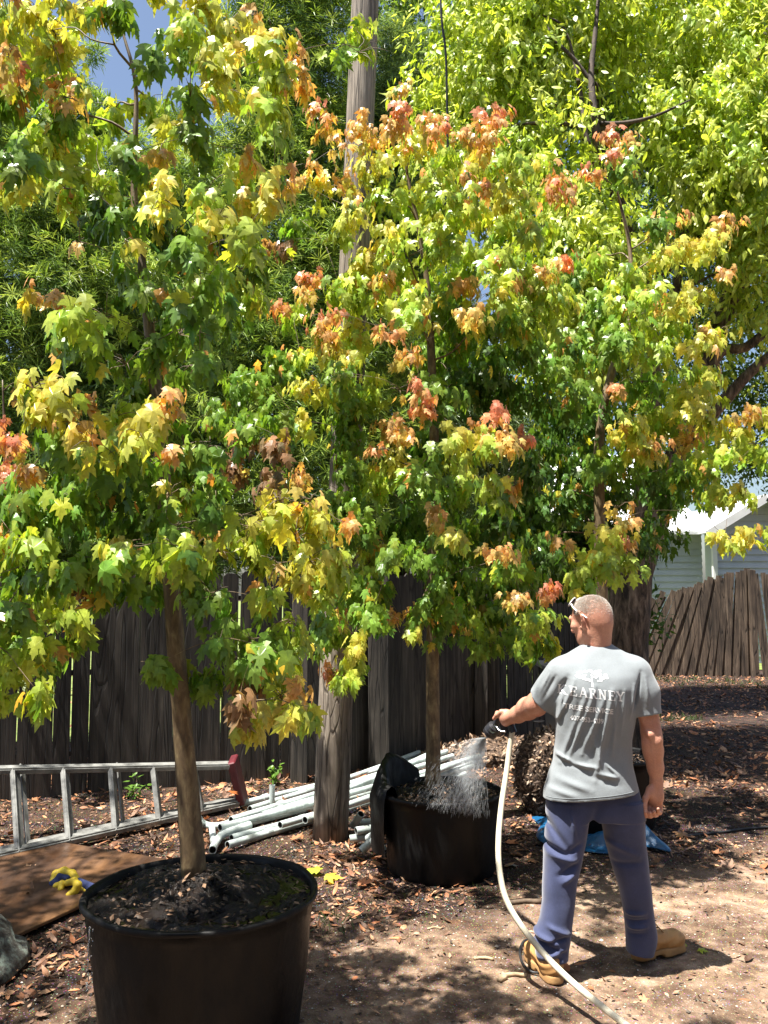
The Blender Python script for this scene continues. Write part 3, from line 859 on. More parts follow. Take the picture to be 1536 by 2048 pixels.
# lichen covered trunk at the very left edge, its crown overhead outside the frame
lt = np.array((-2.02, 3.95, 0))
bg_tree('shade_tree', [(np.array((-3.3, 3.0, 5.6)), 1.0), (np.array((-4.3, 3.6, 6.0)), 1.2), (np.array((-3.6, 4.4, 6.6)), 1.0), (np.array((-4.0, 2.0, 5.2)), 1.1), (np.array((-3.1, 1.4, 5.4)), .8)],
        'lichen-grey trunk flaring into the ground at the lower left corner', [lt + (0, 0, -.05), lt + (-.06, 0, .25), lt + (-.2, 0, .8), lt + (-.7, 0, 2.4), lt + (-1.3, -.2, 4.4), lt + (-1.6, -.4, 6)],
        [.43, .27, .19, .14, .11, .05], 260, 'small', [(.08, .15, .03), (.12, .2, .04)], .1, barkm='bark_lichen', nt_=16, start=.7)

# ================================================================ maples
# ---- nearest maple
T1 = [np.array(p) for p in (at(388, 1752, 3.46), at(377, 1600, 3.45), at(362, 1420, 3.44), at(347, 1230, 3.43), at(330, 1000, 3.43), at(313, 790, 3.43), at(297, 640, 3.44), at(283, 520, 3.45), at(268, 380, 3.45), at(272, 180, 3.45), at(250, 80, 3.46), at(235, 30, 3.46), at(243, -160, 3.46))]
R1 = [.05, .044, .037, .035, .031, .027, .022, .018, .014, .009, .006, .005, .002]
C1 = [(20,60,45,'y'),(75,35,40,'y'),(15,110,45,'o'),(110,75,45,'y'),(70,115,45,'l'),(120,205,38,'o'),(20,150,33,'r'),(25,205,50,'g'),(100,150,50,'l'),(130,250,45,'g'),
(60,310,45,'l'),(110,295,40,'y'),(30,370,40,'y'),(150,360,35,'l'),(10,320,40,'g'),(130,200,32,'o'),(170,280,35,'l'),(225,20,38,'g'),(95,-20,50,'y'),(20,-10,50,'o'),
(400,15,35,'y'),(385,65,42,'l'),(450,60,45,'y'),(495,45,30,'o'),(545,90,35,'y'),(505,125,45,'l'),(590,115,33,'o'),(600,160,33,'o'),(555,165,42,'l'),(445,130,45,'y'),(440,190,45,'y'),(535,210,33,'l'),(370,105,38,'g'),(308,130,30,'g'),(430,-30,50,'l'),(340,-40,40,'y'),
(380,200,40,'g'),(232,225,33,'l'),(295,205,28,'l'),(548,258,38,'l'),(500,318,24,'o'),(322,318,28,'o'),(360,268,33,'y'),(400,290,40,'g'),(325,408,38,'y'),(430,405,48,'l'),(430,450,38,'y',-.6),(470,360,42,'l'),(505,400,33,'y'),(550,400,38,'y'),(565,368,25,'o'),(480,490,38,'l'),
(200,440,42,'d'),(130,382,32,'l'),(240,440,38,'g'),(300,440,45,'d'),(350,500,48,'d'),(400,520,46,'g'),(480,545,38,'g'),(158,490,18,'o'),(250,485,20,'y'),(60,590,18,'o'),(115,592,17,'o'),(260,330,38,'g'),(310,360,35,'l'),(210,380,36,'l'),
(150,635,48,'l',-.6),(212,640,38,'l'),(130,690,38,'g'),(335,620,50,'g'),(400,600,50,'g'),(360,680,55,'g'),(250,740,48,'g'),(195,710,42,'g'),(440,640,42,'g'),(430,560,40,'l'),(500,590,35,'l'),(270,570,40,'g'),(400,740,50,'g'),(330,740,45,'d'),
(80,775,38,'y',-.6),(135,780,42,'y',-.6),(60,800,22,'y'),(105,830,38,'y',-.6),(150,858,32,'o',-.6),(180,890,36,'y',-.6),(172,815,24,'o'),(332,808,33,'o',-.6),(305,835,32,'y',-.6),(272,868,32,'y',-.6),(336,908,18,'o'),(25,884,20,'r'),(65,942,18,'o'),(222,850,36,'l'),(240,920,55,'g'),(105,905,46,'g'),(130,965,55,'g'),(200,985,55,'d'),(290,955,55,'g'),(362,985,40,'l'),(375,930,38,'g'),(100,1035,55,'g'),(250,1050,55,'d'),(330,1040,46,'g'),(170,1060,50,'d'),
(8,1082,24,'o'),(60,1092,42,'l',-.6),(15,1110,38,'l'),(250,1108,42,'l',-.6),(258,1090,20,'y'),(355,1108,42,'l',-.6),(345,1095,18,'o'),(210,1140,42,'g'),(325,1150,46,'g'),(125,1150,55,'g'),(60,1150,46,'g'),(100,1210,46,'l'),(140,1245,38,'l'),(60,1280,46,'l'),(25,1350,40,'l'),(8,1405,32,'l'),(105,1320,30,'g'),(172,1180,35,'b'),(18,1225,45,'g'),(-40,1180,50,'g'),(-30,1300,50,'l'),(-50,1000,60,'g'),(220,1190,40,'g'),
(555,1008,36,'y',-.25),(600,1015,42,'y',-.25),(640,1050,42,'y',-.25),(530,1058,46,'y',-.25),(470,1050,38,'l',-.2),(425,1078,28,'o',-.2),(590,1088,46,'y',-.3),(690,1052,26,'o',-.3),(555,1140,36,'o',-.3),(620,1130,38,'y',-.3),(660,1108,34,'y',-.3),(490,1090,36,'l',-.2),(440,1110,36,'l',-.2),(680,1135,34,'l',-.3),(510,1125,36,'l',-.2),(600,1170,28,'y',-.3),
(520,1210,28,'g',-.2),(460,1250,28,'g',-.2),(420,1200,35,'g'),(390,1160,42,'g'),(310,1340,28,'g'),(410,1370,32,'g'),(530,1310,34,'g'),(575,1350,32,'l'),(600,1390,24,'o'),(500,1375,30,'b'),(478,1412,24,'b'),(495,1460,22,'y'),(590,1420,20,'y'),(540,1345,30,'l'),(620,1430,18,'l'),(330,860,36,'g',-.25),(318,930,38,'g',-.3),(335,1000,40,'g',-.25),(345,1065,38,'g',-.3),(350,1125,36,'g',-.25),(300,1180,36,'g'),(392,1185,36,'g',-.2),(300,700,36,'g',-.2),(290,600,34,'g',-.2),(420,900,42,'g'),(430,980,40,'g'),(270,800,40,'g'),(540,1190,30,'l',-.3),(575,1250,28,'l',-.25),(550,1280,28,'g',-.2),(610,1290,26,'l',-.2),(500,1290,28,'g',-.2),(470,1330,26,'g',-.2),(560,1400,26,'y',-.2),(520,1420,24,'y',-.2),(440,1290,28,'g'),(640,1180,30,'l',-.3),(500,1060,40,'l',-.3),(560,1060,40,'y',-.3),(620,1010,30,'o',-.3),(160,1000,45,'g'),(60,1000,45,'g'),(30,1290,42,'g'),(140,1290,34,'g'),(70,1390,30,'l')]
gm = 'young maples in black nursery tubs'
ex1 = []
for i in range(24):
    aa = rng.uniform(0, 6.28); rr_ = rng.uniform(.5, 1.25)
    z_ = rng.uniform(3.4, 5.6)
    ex1.append(((-.86 + rr_ * math.cos(aa), 3.45 + rr_ * math.sin(aa) * .9, z_), 'gly'[rng.integers(3)], .1))
ex1 = [e for e in ex1 if e[0][1] > 3.3 or e[0][2] > 1.72 + e[0][1] * .80]
maple('maple_tree', T1, R1, C1, 3.43, .079, 'nearest maple, tall with a bare brown stem, in the wide black tub', gm, spread=.7, start=.42, extra=ex1, per=1.45)
# ---- middle maple
T2 = [np.array(p) for p in (at(866, 1590, 5.42), at(866, 1480, 5.42), at(865, 1300, 5.42), at(866, 1150, 5.42), at(868, 1000, 5.42), at(868, 850, 5.42), at(862, 700, 5.42), at(858, 600, 5.42), at(840, 470, 5.42), at(815, 350, 5.42), at(800, 240, 5.42), at(800, 175, 5.42))]
R2 = [.052, .044, .041, .038, .034, .03, .026, .022, .015, .01, .006, .003]
C2 = [(800,180,24,'o'),(806,235,28,'r'),(792,270,28,'o'),(862,252,28,'o'),(880,262,22,'r'),(982,248,33,'r'),(968,290,33,'o'),(1003,232,22,'r'),(935,285,30,'o'),(750,280,32,'o'),(715,262,30,'o'),(636,222,24,'r'),(658,258,28,'o'),(690,300,33,'o'),(622,338,28,'o'),(650,382,33,'y'),(688,368,28,'o'),(740,335,33,'y'),(830,300,38,'y'),(900,325,36,'l'),(940,342,33,'y'),(1000,330,33,'l'),(960,375,24,'r'),(930,355,20,'r'),(1122,388,32,'r'),(1105,365,25,'o'),(1060,400,36,'l'),(590,372,25,'o'),(700,430,38,'y'),(780,400,38,'l'),(850,420,42,'l'),(755,465,33,'y'),(685,480,25,'l'),(920,430,42,'l'),(1010,460,42,'l'),(950,510,40,'l'),(870,500,46,'l'),(800,520,46,'l'),(1020,400,35,'y'),(960,440,35,'y'),(1080,460,35,'l'),(1075,340,28,'l'),
(620,562,24,'r'),(615,595,24,'o'),(560,612,20,'r'),(590,630,25,'l'),(655,642,34,'r',-.85),(652,690,24,'o'),(700,560,33,'y'),(720,600,38,'l'),(770,560,28,'o'),(850,640,30,'y'),(775,672,34,'r',-.85),(822,712,33,'o',-.85),(740,520,33,'y'),(840,785,26,'r',-.85),(800,785,24,'r'),(850,820,28,'r',-.85),(770,862,28,'o'),(802,872,32,'o',-.85),(760,905,26,'r'),(790,930,34,'y'),(950,570,32,'o'),(940,632,32,'o'),(965,655,28,'y'),(1000,580,36,'l'),(1040,572,28,'o'),(1095,555,24,'o'),(1130,520,22,'r'),(900,560,46,'l'),(880,620,46,'g'),(930,700,46,'g'),(1000,650,46,'g'),(870,740,46,'g'),(930,800,55,'d'),(1000,760,55,'d'),(1050,700,46,'g'),(1090,620,40,'l'),(680,730,36,'y'),(640,705,34,'y'),(600,722,36,'l'),(560,745,38,'g'),(622,782,34,'y'),(525,780,40,'g'),(480,860,42,'g'),(550,850,40,'g'),(600,855,22,'y'),(690,820,38,'g'),(740,800,38,'l'),(700,880,40,'g'),(760,980,44,'l'),(830,960,40,'g'),(720,960,36,'g'),(470,790,38,'g'),(430,840,40,'g'),
(500,890,30,'b'),(560,900,28,'b'),(460,930,30,'b'),(590,960,25,'o'),(540,970,30,'b'),
(920,872,34,'y',-.85),(990,850,38,'r',-.85),(960,900,38,'l',-.85),(900,925,34,'l'),(1000,892,34,'o',-.85),(1050,882,24,'r'),(925,960,40,'l'),(1025,985,24,'o'),(980,990,36,'l'),(880,1000,40,'g'),(875,1040,24,'o'),(912,1072,24,'y'),(1000,1112,28,'o',-.85),(950,1085,40,'g'),(1000,1060,46,'d'),(762,1092,30,'o'),(740,1132,32,'l'),(782,1122,38,'g'),(850,1130,46,'g'),(900,1150,55,'d'),(760,1180,46,'g'),(950,1180,46,'g'),(1050,1180,40,'g'),(1000,1230,40,'g'),(1040,1200,24,'o'),(1090,1192,24,'r'),(1080,1250,38,'l'),(1100,1285,28,'y'),(1075,1290,28,'g'),(960,1260,38,'l'),(900,1240,46,'g'),(800,1242,24,'o'),(822,1262,18,'y'),
(680,1232,28,'o'),(710,1292,28,'y'),(668,1350,24,'r'),(700,1370,28,'l'),(650,1180,38,'g'),(700,1180,42,'g'),(740,1240,40,'g'),(660,1290,30,'g'),(1040,1280,34,'g'),(980,1300,30,'g'),(1010,1130,40,'g'),(868,905,34,'g',-.3),(864,985,36,'g',-.3),(870,1060,36,'g',-.3),(866,1125,36,'g',-.3),(872,1185,32,'g',-.3),(850,1230,26,'g',-.2),(868,800,34,'g',-.3),(690,940,32,'g'),(680,1240,28,'l'),(700,1330,26,'l'),(820,1060,50,'d'),(700,1060,50,'g'),(860,900,50,'d'),(900,650,50,'g'),(1050,800,50,'d'),(1060,960,45,'d'),(700,1010,40,'g'),(705,560,30,'l'),(690,620,34,'l'),(702,660,34,'y'),(690,700,34,'l'),(696,760,34,'g'),(690,800,32,'g'),(700,850,34,'g'),(660,590,30,'l'),(670,1060,38,'g'),(668,1130,38,'g'),(640,1250,28,'g'),(1040,520,36,'l'),(1080,560,36,'l'),(1060,640,40,'l'),(1000,520,38,'l'),(1120,600,36,'l'),(1040,340,30,'l'),(880,380,34,'l'),(900,470,38,'l'),(830,580,40,'l'),(870,800,46,'g'),(820,640,40,'l'),(960,750,46,'d'),(600,450,30,'g',.6),(560,500,26,'b',.6)]
maple('maple_tree', T2, R2, C2, 5.42, .083, 'middle maple with orange tips, in the tub being watered', gm, spread=.85, start=.28, per=1.25)
# ---- right maple
T3 = [np.array(p) for p in (at(1215, 1560, 6.35), at(1212, 1400, 6.35), at(1205, 1200, 6.35), at(1198, 1000, 6.35), at(1200, 860, 6.35), at(1225, 740, 6.35), at(1260, 640, 6.35), at(1260, 500, 6.4), at(1235, 380, 6.4), at(1230, 290, 6.4))]
R3 = [.05, .046, .044, .042, .036, .03, .024, .016, .009, .004]
C3 = [(1220,280,24,'r'),(1255,290,24,'o'),(1222,318,22,'r'),(1180,350,24,'r'),(1250,350,32,'g'),(1340,455,33,'o'),(1370,500,34,'y'),(1330,505,33,'y'),(1445,460,32,'o'),(1412,500,34,'y'),(1452,552,18,'o'),(1402,590,28,'y'),(1370,615,26,'y'),(1330,620,28,'o'),(1300,590,32,'l'),(1260,620,34,'l'),(1310,450,30,'g'),(1430,672,26,'y'),(1430,752,28,'y'),(1385,790,34,'y'),(1400,830,34,'y'),(1350,830,34,'l'),(1325,700,32,'l'),(1320,860,38,'l'),(1255,848,34,'y'),(1245,875,24,'y'),(1300,900,32,'o'),(1275,892,28,'y'),(1382,892,32,'o'),(1420,880,36,'l'),(1480,860,33,'y'),(1500,835,28,'o'),(1530,828,24,'y'),(1460,910,28,'l'),(1520,900,32,'l'),(1560,860,35,'l'),(1230,780,18,'r'),(1200,820,38,'g'),(1150,800,38,'g'),(1150,700,46,'g'),(1230,700,46,'g'),(1100,750,46,'g'),(1300,780,42,'g'),(1250,950,42,'g'),(1350,950,42,'g'),(1330,1000,46,'d'),(1400,980,40,'g'),(1450,1000,32,'l'),(1480,990,22,'y'),(1100,900,46,'d'),(1150,950,46,'d'),(1130,1000,46,'d'),(1150,1040,32,'g'),(1235,1022,28,'o',-1.2),(1250,1045,24,'o',-1.2),(1200,1062,33,'y',-1.2),(1130,1090,28,'o',-1.2),(1200,1112,38,'l',-1.2),(1260,1130,32,'l',-1.2),(1160,1150,32,'l',-1.2),(1222,1140,32,'y',-1.2),(1245,1085,26,'r',-1.2),(1310,1070,42,'d'),(1280,1090,42,'d'),(1160,1185,24,'y',-1.2),(1100,1100,42,'d'),(1450,1080,22,'y',-.8),(1500,1078,22,'y',-.8),(1535,1070,24,'l',-.8),(1150,560,40,'g'),(1200,640,45,'g'),(1060,1040,46,'d'),(1400,700,30,'y'),(1280,680,40,'l'),(1350,650,36,'l'),(1300,860,40,'g'),(1180,860,44,'d'),(1100,830,44,'d'),(1380,760,36,'l'),(1420,940,36,'l'),(1300,960,42,'d'),(1240,1000,36,'d'),(1210,930,38,'g'),(1070,1080,46,'d'),(1100,1150,40,'d'),(1180,1000,40,'d'),(1060,1000,44,'d'),(1240,560,36,'l'),(1200,520,34,'l')]
maple('maple_tree', T3, R3, C3, 6.35, .09, 'right maple with golden tips, behind the person', gm, spread=.8, start=.3)
# ---- small red maple at the left edge, behind
T4 = [np.array(p) for p in (gnd(20, 1560), at(18, 1300, 7.0), at(12, 1100, 7.0), at(10, 900, 7.0), at(5, 760, 7.0))]
maple('maple_tree', T4, [.03, .026, .022, .014, .005], [(5,880,30,'r'),(20,950,30,'r'),(40,900,24,'r'),(10,1010,35,'b'),(55,1000,28,'b'),(30,960,25,'r'),(-10,960,40,'r'),(60,1050,30,'b'),(50,770,20,'b')], 6.9, .09,
      'small rust-red maple half hidden at the left edge', gm, spread=.3, start=.4)

# unseen trees added around the camera to keep low sky light off the scene
for (x, y, r_, lb) in ((-5, -5, 2.6, 'unseen evergreen added behind the photographer at left to block sky light'), (0.5, -6.5, 2.8, 'unseen evergreen added straight behind the photographer to block sky light'), (6, -5, 2.6, 'unseen evergreen added behind the photographer at right to block sky light'), (10.5, 0.5, 2.4, 'unseen evergreen added at the right side to block sky light')):
    bg_tree('sky_block_tree', [(np.array((x, y, 1.6)), r_), (np.array((x, y, 4.4)), r_ * .95), (np.array((x + .4, y, 6.6)), r_ * .7)], lb,
            [(x, y, 0), (x, y, 2.5), (x, y, 5), (x, y, 7)], [.16, .13, .1, .03], 520, 'small', [(.06, .1, .025), (.09, .13, .03)], .3, 'unseen evergreens added to block sky light', nt_=24)

bg_tree('dark_shrub', [(at(1060, 1150, 12.6), .8), (at(1150, 1120, 12.8), .75), (at(1000, 1080, 12.4), .7), (at(1200, 1060, 13), .5), (at(1110, 1040, 12.8), .6), (at(1215, 1240, 12.2), .45), (at(1050, 1260, 12.4), .6)],
        'dark broad shrub beyond the pickets, hiding the left of the house', [G(1110, 12.6), G(1110, 12.6, 1.5), G(1110, 12.6, 2.6)], [.08, .06, .02], 620, 'small', [(.06, .12, .025), (.09, .16, .03)], .11, nt_=30)
# ================================================================ nursery tubs
def dirty_plastic(name, wet):
    m, nt, b = new_mat(name)
    v = coords(nt, (1, 1, .45))
    f = noise(nt, v, 5, 10, .7)
    r = ramp(nt, f, [(.35, (.0035, .0035, .004)), (.58, (.008, .0078, .0078)), (.76, (.03, .025, .021))])
    nt.links.new(r.outputs[0], b.inputs['Base Color'])
    b.inputs['Specular IOR Level'].default_value = .2
    q = ramp(nt, f, [(.4, (wet,) * 3), (.62, (.8,) * 3)])
    nt.links.new(q.outputs[0], b.inputs['Roughness'])
    bump(nt, noise(nt, v, 30, 8, .7), b, .35, .006)
    return m
M['tub'] = dirty_plastic('black_nursery_plastic', .28)
def wet_soil(name, rough0):
    m, nt, b = new_mat(name)
    v = coords(nt)
    f = noise(nt, v, 24, 12, .75)
    r = ramp(nt, f, [(.4, (.005, .004, .003)), (.58, (.015, .009, .006)), (.76, (.032, .019, .012))])
    nt.links.new(r.outputs[0], b.inputs['Base Color'])
    q = ramp(nt, noise(nt, v, 5, 5, .6), [(.4, (rough0,) * 3), (.65, (.5,) * 3)])
    nt.links.new(q.outputs[0], b.inputs['Roughness'])
    b.inputs['Specular IOR Level'].default_value = .35
    bump(nt, f, b, 1.0, .025)
    return m
M['wetsoil'] = wet_soil('wet_potting_soil', .12)

def tub(c, r, h, rt, label, group, mound, seg=72, over=.0, tilt=0, squash=1, skew=None, water=False):
    root = empty('nursery_tub', (c[0], c[1], 0), label, 'plant tub', group)
    wob = lambda a, z: .017 * math.sin(2 * a + 1.1) + .011 * math.sin(3 * a + z * 8) + .006 * math.sin(7 * a + z * 5) + .003 * math.sin(13 * a + 9 * z)
    prof = [(rt * .2, -.02), (rt * .96, -.02), (rt, .02), (rt + (r - rt) * .5, h * .5), (r * .985, h - .075), (r * .99, h - .07), (r * 1.0, h - .022), (r * 1.035, h - .02), (r * 1.045, h - .013), (r * 1.045, h - .003), (r * 1.035, h + .002), (r * 1.0, h + .002), (r * .985, h - .01), (r * .965, h - .06)]
    mb = MB(); mb.lathe(prof, (c[0], c[1], 0), seg, wob=wob)
    o = mb.build('tub_wall', M['tub'], root, smooth=True)
    # soil disc, mounded about the stem
    n = 40; V = []; F = []
    for i in range(n):
        rr = i / (n - 1)
        for k in range(seg):
            a = 2 * math.pi * k / seg
            q = rr * r * .975 * (1 + wob(a, h))
            z = h - .03 + mound * math.exp(-(rr * 2.0) ** 2) + (.016 * math.sin(q * 19 + 2 * a) * math.sin(3 * a + 9 * q) + .01 * math.sin(5 * a - q * 27)) * min(1, rr * 3) + rng.normal(0, .005)
            V.append((c[0] + q * math.cos(a), c[1] + q * math.sin(a), z))
    for i in range(n - 1):
        for k in range(seg):
            A = i * seg + k; Bq = i * seg + (k + 1) % seg
            F.append((A, A + seg, Bq + seg, Bq))
    mb = MB(); mb.add(V, F)
    mb.build('soil', M['wetsoil'], root, smooth=True)
    if water:
        mb = MB(); V = []; F = []; n = 26
        for i in range(n):
            for k in range(seg):
                a = 2 * math.pi * k / seg; q = (.22 + .78 * i / (n - 1)) * r * .972 * (1 + wob(a, h))
                V.append((c[0] + q * math.cos(a), c[1] + q * math.sin(a), h - .026 + .0008 * math.sin(q * 90 + 3 * math.sin(3 * a)) + .0006 * rng.normal()))
        for i in range(n - 1):
            for k in range(seg):
                A = i * seg + k; Bq = i * seg + (k + 1) % seg; F.append((A, A + seg, Bq + seg, Bq))
        mb.add(V, F); mb.build('standing_water', M['puddle'], root, smooth=True)
    # clods
    mb = MB()
    for _ in range(260):
        rr = abs(rng.normal(0, .3)) * r; a = rng.uniform(0, 6.28)
        if rr > r * .9: continue
        z = h - .03 + mound * math.exp(-(rr / r / .975 * 2.3) ** 2)
        s = rng.uniform(.006, .02)
        mb.box((c[0] + rr * math.cos(a), c[1] + rr * math.sin(a), z), (s, s * rng.uniform(.5, 1), s * .6), Matrix.Rotation(rng.uniform(0, 6), 3, Vector(unit(rng.normal(0, 1, 3)))), jitter=.002)
    mb.build('clods', M['wetsoil'], root, smooth=True)['kind'] = 'stuff'
    n = 520; a = rng.uniform(0, 6.28, n); q = r * .95 * rng.uniform(0, 1, n) ** .5
    P = np.column_stack([c[0] + q * np.cos(a), c[1] + q * np.sin(a), h - .018 + mound * np.exp(-(q / r * 2.05) ** 2) + rng.uniform(0, .008, n)])
    cc = np.array([(.10, .06, .035), (.05, .032, .02), (.2, .12, .07), (.03, .02, .014)])[rng.integers(4, size=n)]
    me = leaves_mesh('bark_chips', P, np.column_stack([rng.normal(0, 1, (n, 2)), rng.normal(0, .15, n)]), rng.normal(0, .3, (n, 3)) + (0, 0, 1), rng.uniform(.012, .04, n), cc, tmpl3(SMALL2D, .3, .3), SMALL_T)
    link('bark_chips', me, root, M['litter'])['kind'] = 'stuff'
    return root
gt = 'black nursery tubs holding the maples'
M['puddle'], nt, b = new_mat('muddy_water')
v = coords(nt); f = noise(nt, v, 13, 8, .75)
r = ramp(nt, f, [(.4, (.008, .006, .005)), (.6, (.02, .014, .01)), (.74, (.1, .065, .045))])
nt.links.new(r.outputs[0], b.inputs['Base Color'])
q = ramp(nt, f, [(.55, (.04,) * 3), (.7, (.6,) * 3)]); nt.links.new(q.outputs[0], b.inputs['Roughness'])
bump(nt, noise(nt, v, 22, 4, .6), b, .12, .01)
c1 = at(388, 1752, 3.46)
t1 = tub((-.705, 3.44), .425, .545, .365, 'wide black tub with a rolled rim in the near left foreground', gt, .085, water=True)
# water film brimming over the rolled rim, front left
M['water'], nt, b = new_mat('water')
b.inputs['Base Color'].default_value = (.9, .95, 1, 1); b.inputs['Roughness'].default_value = .04
b.inputs['Transmission Weight'].default_value = .9; b.inputs['IOR'].default_value = 1.33
mb = MB()
for (a0, dz, wd) in ((-2.35, .22, .0036), (-2.3, .3, .002)):
    x = -.705 + .47 * math.cos(a0); y = 3.44 + .47 * math.sin(a0)
    z = .53
    while z > .53 - dz:
        l = rng.uniform(.006, .05) if wd > .0035 else rng.uniform(.004, .012)
        mb.tube([(x + rng.normal(0, .003), y, z), (x + rng.normal(0, .004), y, z - l)], wd * rng.uniform(.4, 1), 6)
        z -= l + (rng.uniform(.0, .01) if wd > .0035 else rng.uniform(.01, .03))
tag(mb.build('water_drips', M['water'], smooth=True), 'water dripping over the rim of the near tub', 'water', kind='stuff')
pt2 = (.355, 5.40)
t2 = tub(pt2, .36, .47, .33, 'black tub under the hose spray, beside the short white pipes', gt, .05)
# torn liner flap leaning at its left rear
mb = MB(); n = 14
V = []; F = []
for i in range(n):
    a = math.pi * (.62 + .55 * i / (n - 1))
    hgt = .06 + .13 * math.sin(math.pi * min(1, i / (n - 1) * 1.15)) 
    for j, (rr, z) in enumerate(((.40, .12), (.405, .3), (.41, .44), (.40, .47 + hgt * .6), (.37, .47 + hgt), (.33, .47 + hgt * .8), (.31, .45))):
        q = rr + rng.normal(0, .006) + (.04 if j < 3 else 0) * math.sin(math.pi * i / (n - 1))
        V.append((pt2[0] + q * math.cos(a), pt2[1] + q * math.sin(a), z))
for i in range(n - 1):
    for j in range(6):
        A = i * 7 + j; F.append((A, A + 7, A + 8, A + 1))
mb.add(V, F); mb.build('torn_liner', M['tub'], t2, smooth=True)
p3 = at(1215, 1560, 6.35)
tub((p3[0], 6.35), .36, .5, .32, 'black tub mostly hidden behind the person', gt, .04)

# ================================================================ black bin behind the person
bn = empty('waste_bin', (1.62, 7.25, 0), 'black wheeled bin half hidden behind the person', 'bin')
M['binp'] = simple('black_bin_plastic', [(.3, (.01, .011, .013)), (.7, (.025, .027, .03))], ns=12, rough=.3, bs=.1)
mb = MB()
x0, y0 = 1.64, 7.25
V = [(x0 + sx * w_, y0 + sy * w_ * 1.1, z) for z, w_ in ((.06, .2), (1.02, .28)) for sx, sy in ((-1, -1), (1, -1), (1, 1), (-1, 1))]
mb.add(V, [(0, 3, 2, 1), (4, 5, 6, 7)] + [(k, (k + 1) % 4, 4 + (k + 1) % 4, 4 + k) for k in range(4)])
mb.build('bin_body', M['binp'], bn, bevel=.015)
mb = MB(); mb.box((x0, y0 - .01, 1.05), (.62, .68, .05)); mb.box((x0, y0 - .01, 1.085), (.5, .56, .03)); mb.build('lid', M['binp'], bn, bevel=.012)
for s in (-1, 1):
    mb = MB(); mb.tube([(x0 + s * .2, y0 + .26, .1), (x0 + s * .26, y0 + .26, .1)], .1, 20); mb.build('wheel', M['rubber'], bn)

# ================================================================ root ball, mulch heap
M['mulch'] = simple('shredded_mulch', [(.34, (.02, .013, .009)), (.52, (.09, .055, .035)), (.7, (.3, .2, .13))], ns=34, rough=.9, bs=1, bd=.03, bscale=50)
def lump(name, c, r, label, cat, mat, seed, ns=.25, kind=None, sub=5):
    bm = bmesh.new(); bmesh.ops.create_icosphere(bm, subdivisions=sub, radius=1)
    q = np.random.default_rng(seed); W = [(unit(q.normal(0, 1, 3)) * q.uniform(2, 9), q.uniform(0, 6)) for _ in range(18)]
    for v_ in bm.verts:
        p = np.array(v_.co); d = sum(math.sin(k @ p + ph_) / (np.linalg.norm(k) + 1) for k, ph_ in W)
        p = p * (1 + ns * d * .5 + q.normal(0, .018)); v_.co = Vector(p * np.array(r) + np.array(c))
    me = bpy.data.meshes.new(name); bm.to_mesh(me); bm.free()
    for p_ in me.polygons: p_.use_smooth = True
    return tag(link(name, me, None, mat), label, cat, kind=kind)
cb = gnd(1080, 1600)
rb_ = lump('root_ball', (1.28, 6.7, .3), (.27, .27, .31), 'netted round root ball lying behind the person at the left', 'root ball', M['mulch'], 5)
hp = lump('mulch_heap', (1.15, 8.75, -.02), (.8, .42, .2), 'low heap of pale shredded mulch under the grey pickets', 'mulch heap', M['mulch'], 8, kind='stuff')

def chips_on(o, n, size, cols, nm='bark_chips'):
    me = o.data; co = np.array([v_.co for v_ in me.vertices]); no = np.array([v_.normal for v_ in me.vertices])
    i = rng.integers(len(co), size=n); P = co[i] + no[i] * rng.uniform(-.002, .012, (n, 1)) + rng.normal(0, .006, (n, 3))
    me2 = leaves_mesh(nm, P, rng.normal(0, 1, (n, 3)), no[i] + rng.normal(0, .5, (n, 3)), size * rng.uniform(.5, 1.3, n), np.array(cols)[rng.integers(len(cols), size=n)] * rng.normal(1, .2, (n, 1)), tmpl3(SMALL2D, .3, .3), SMALL_T)
    c_ = link(nm, me2, None, M['litter']); c_.parent = o; c_['kind'] = 'stuff'
CH = [(.3, .2, .13), (.1, .065, .045), (.45, .34, .25), (.05, .035, .025), (.2, .12, .07)]
chips_on(rb_, 2600, .045, CH[:4]); chips_on(hp, 3500, .07, CH)
# ================================================================ stepladder lying on its side
M['alu'] = simple('scuffed_aluminium', [(.35, (.10, .10, .093)), (.5, (.185, .185, .172)), (.7, (.27, .27, .25))], (1, 1, 1), 13, .45, .25, .003, metal=.15, rr=(.4, .6))
M['redp'] = simple('faded_red_plastic', [(.3, (.06, .006, .01)), (.7, (.12, .015, .02))], ns=12, rough=.5, bs=.2)
ld = empty('stepladder', gnd(0, 1705), 'aluminium stepladder lying on its side along the dark fence', 'ladder')
def lad(px, py, Y): return at(px, py, Y)
tb0, tb1 = lad(-260, 1545, 5.55), lad(457, 1531, 6.75)      # upper rail
bb0, bb1 = gnd(-260, 1768, .03), gnd(478, 1604, .05)       # lower rail
mb = MB(); mb.bar(tb0, tb1, .035, .075, up=(0, 1, .2)); mb.bar(tb0 + (0, -.03, 0), tb1 + (0, -.03, 0), .045, .012, up=(0, 1, .2)); mb.build('rail', M['alu'], ld, bevel=.003)
mb = MB(); mb.bar(bb0, bb1, .035, .075, up=(0, 1, .2)); mb.bar(bb0 + (0, -.03, 0), bb1 + (0, -.03, 0), .045, .012, up=(0, 1, .2)); mb.build('rail', M['alu'], ld, bevel=.003)
def on(a, b, px):
    lo, hi = 0, 1
    for _ in range(30):
        t = (lo + hi) / 2; p = a + (b - a) * t
        x = 768 + FPX * p[0] / (p[1] * math.cos(PITCH) + (p[2] - CAM_H) * math.sin(PITCH))
        if x < px: lo = t
        else: hi = t
    return a + (b - a) * t
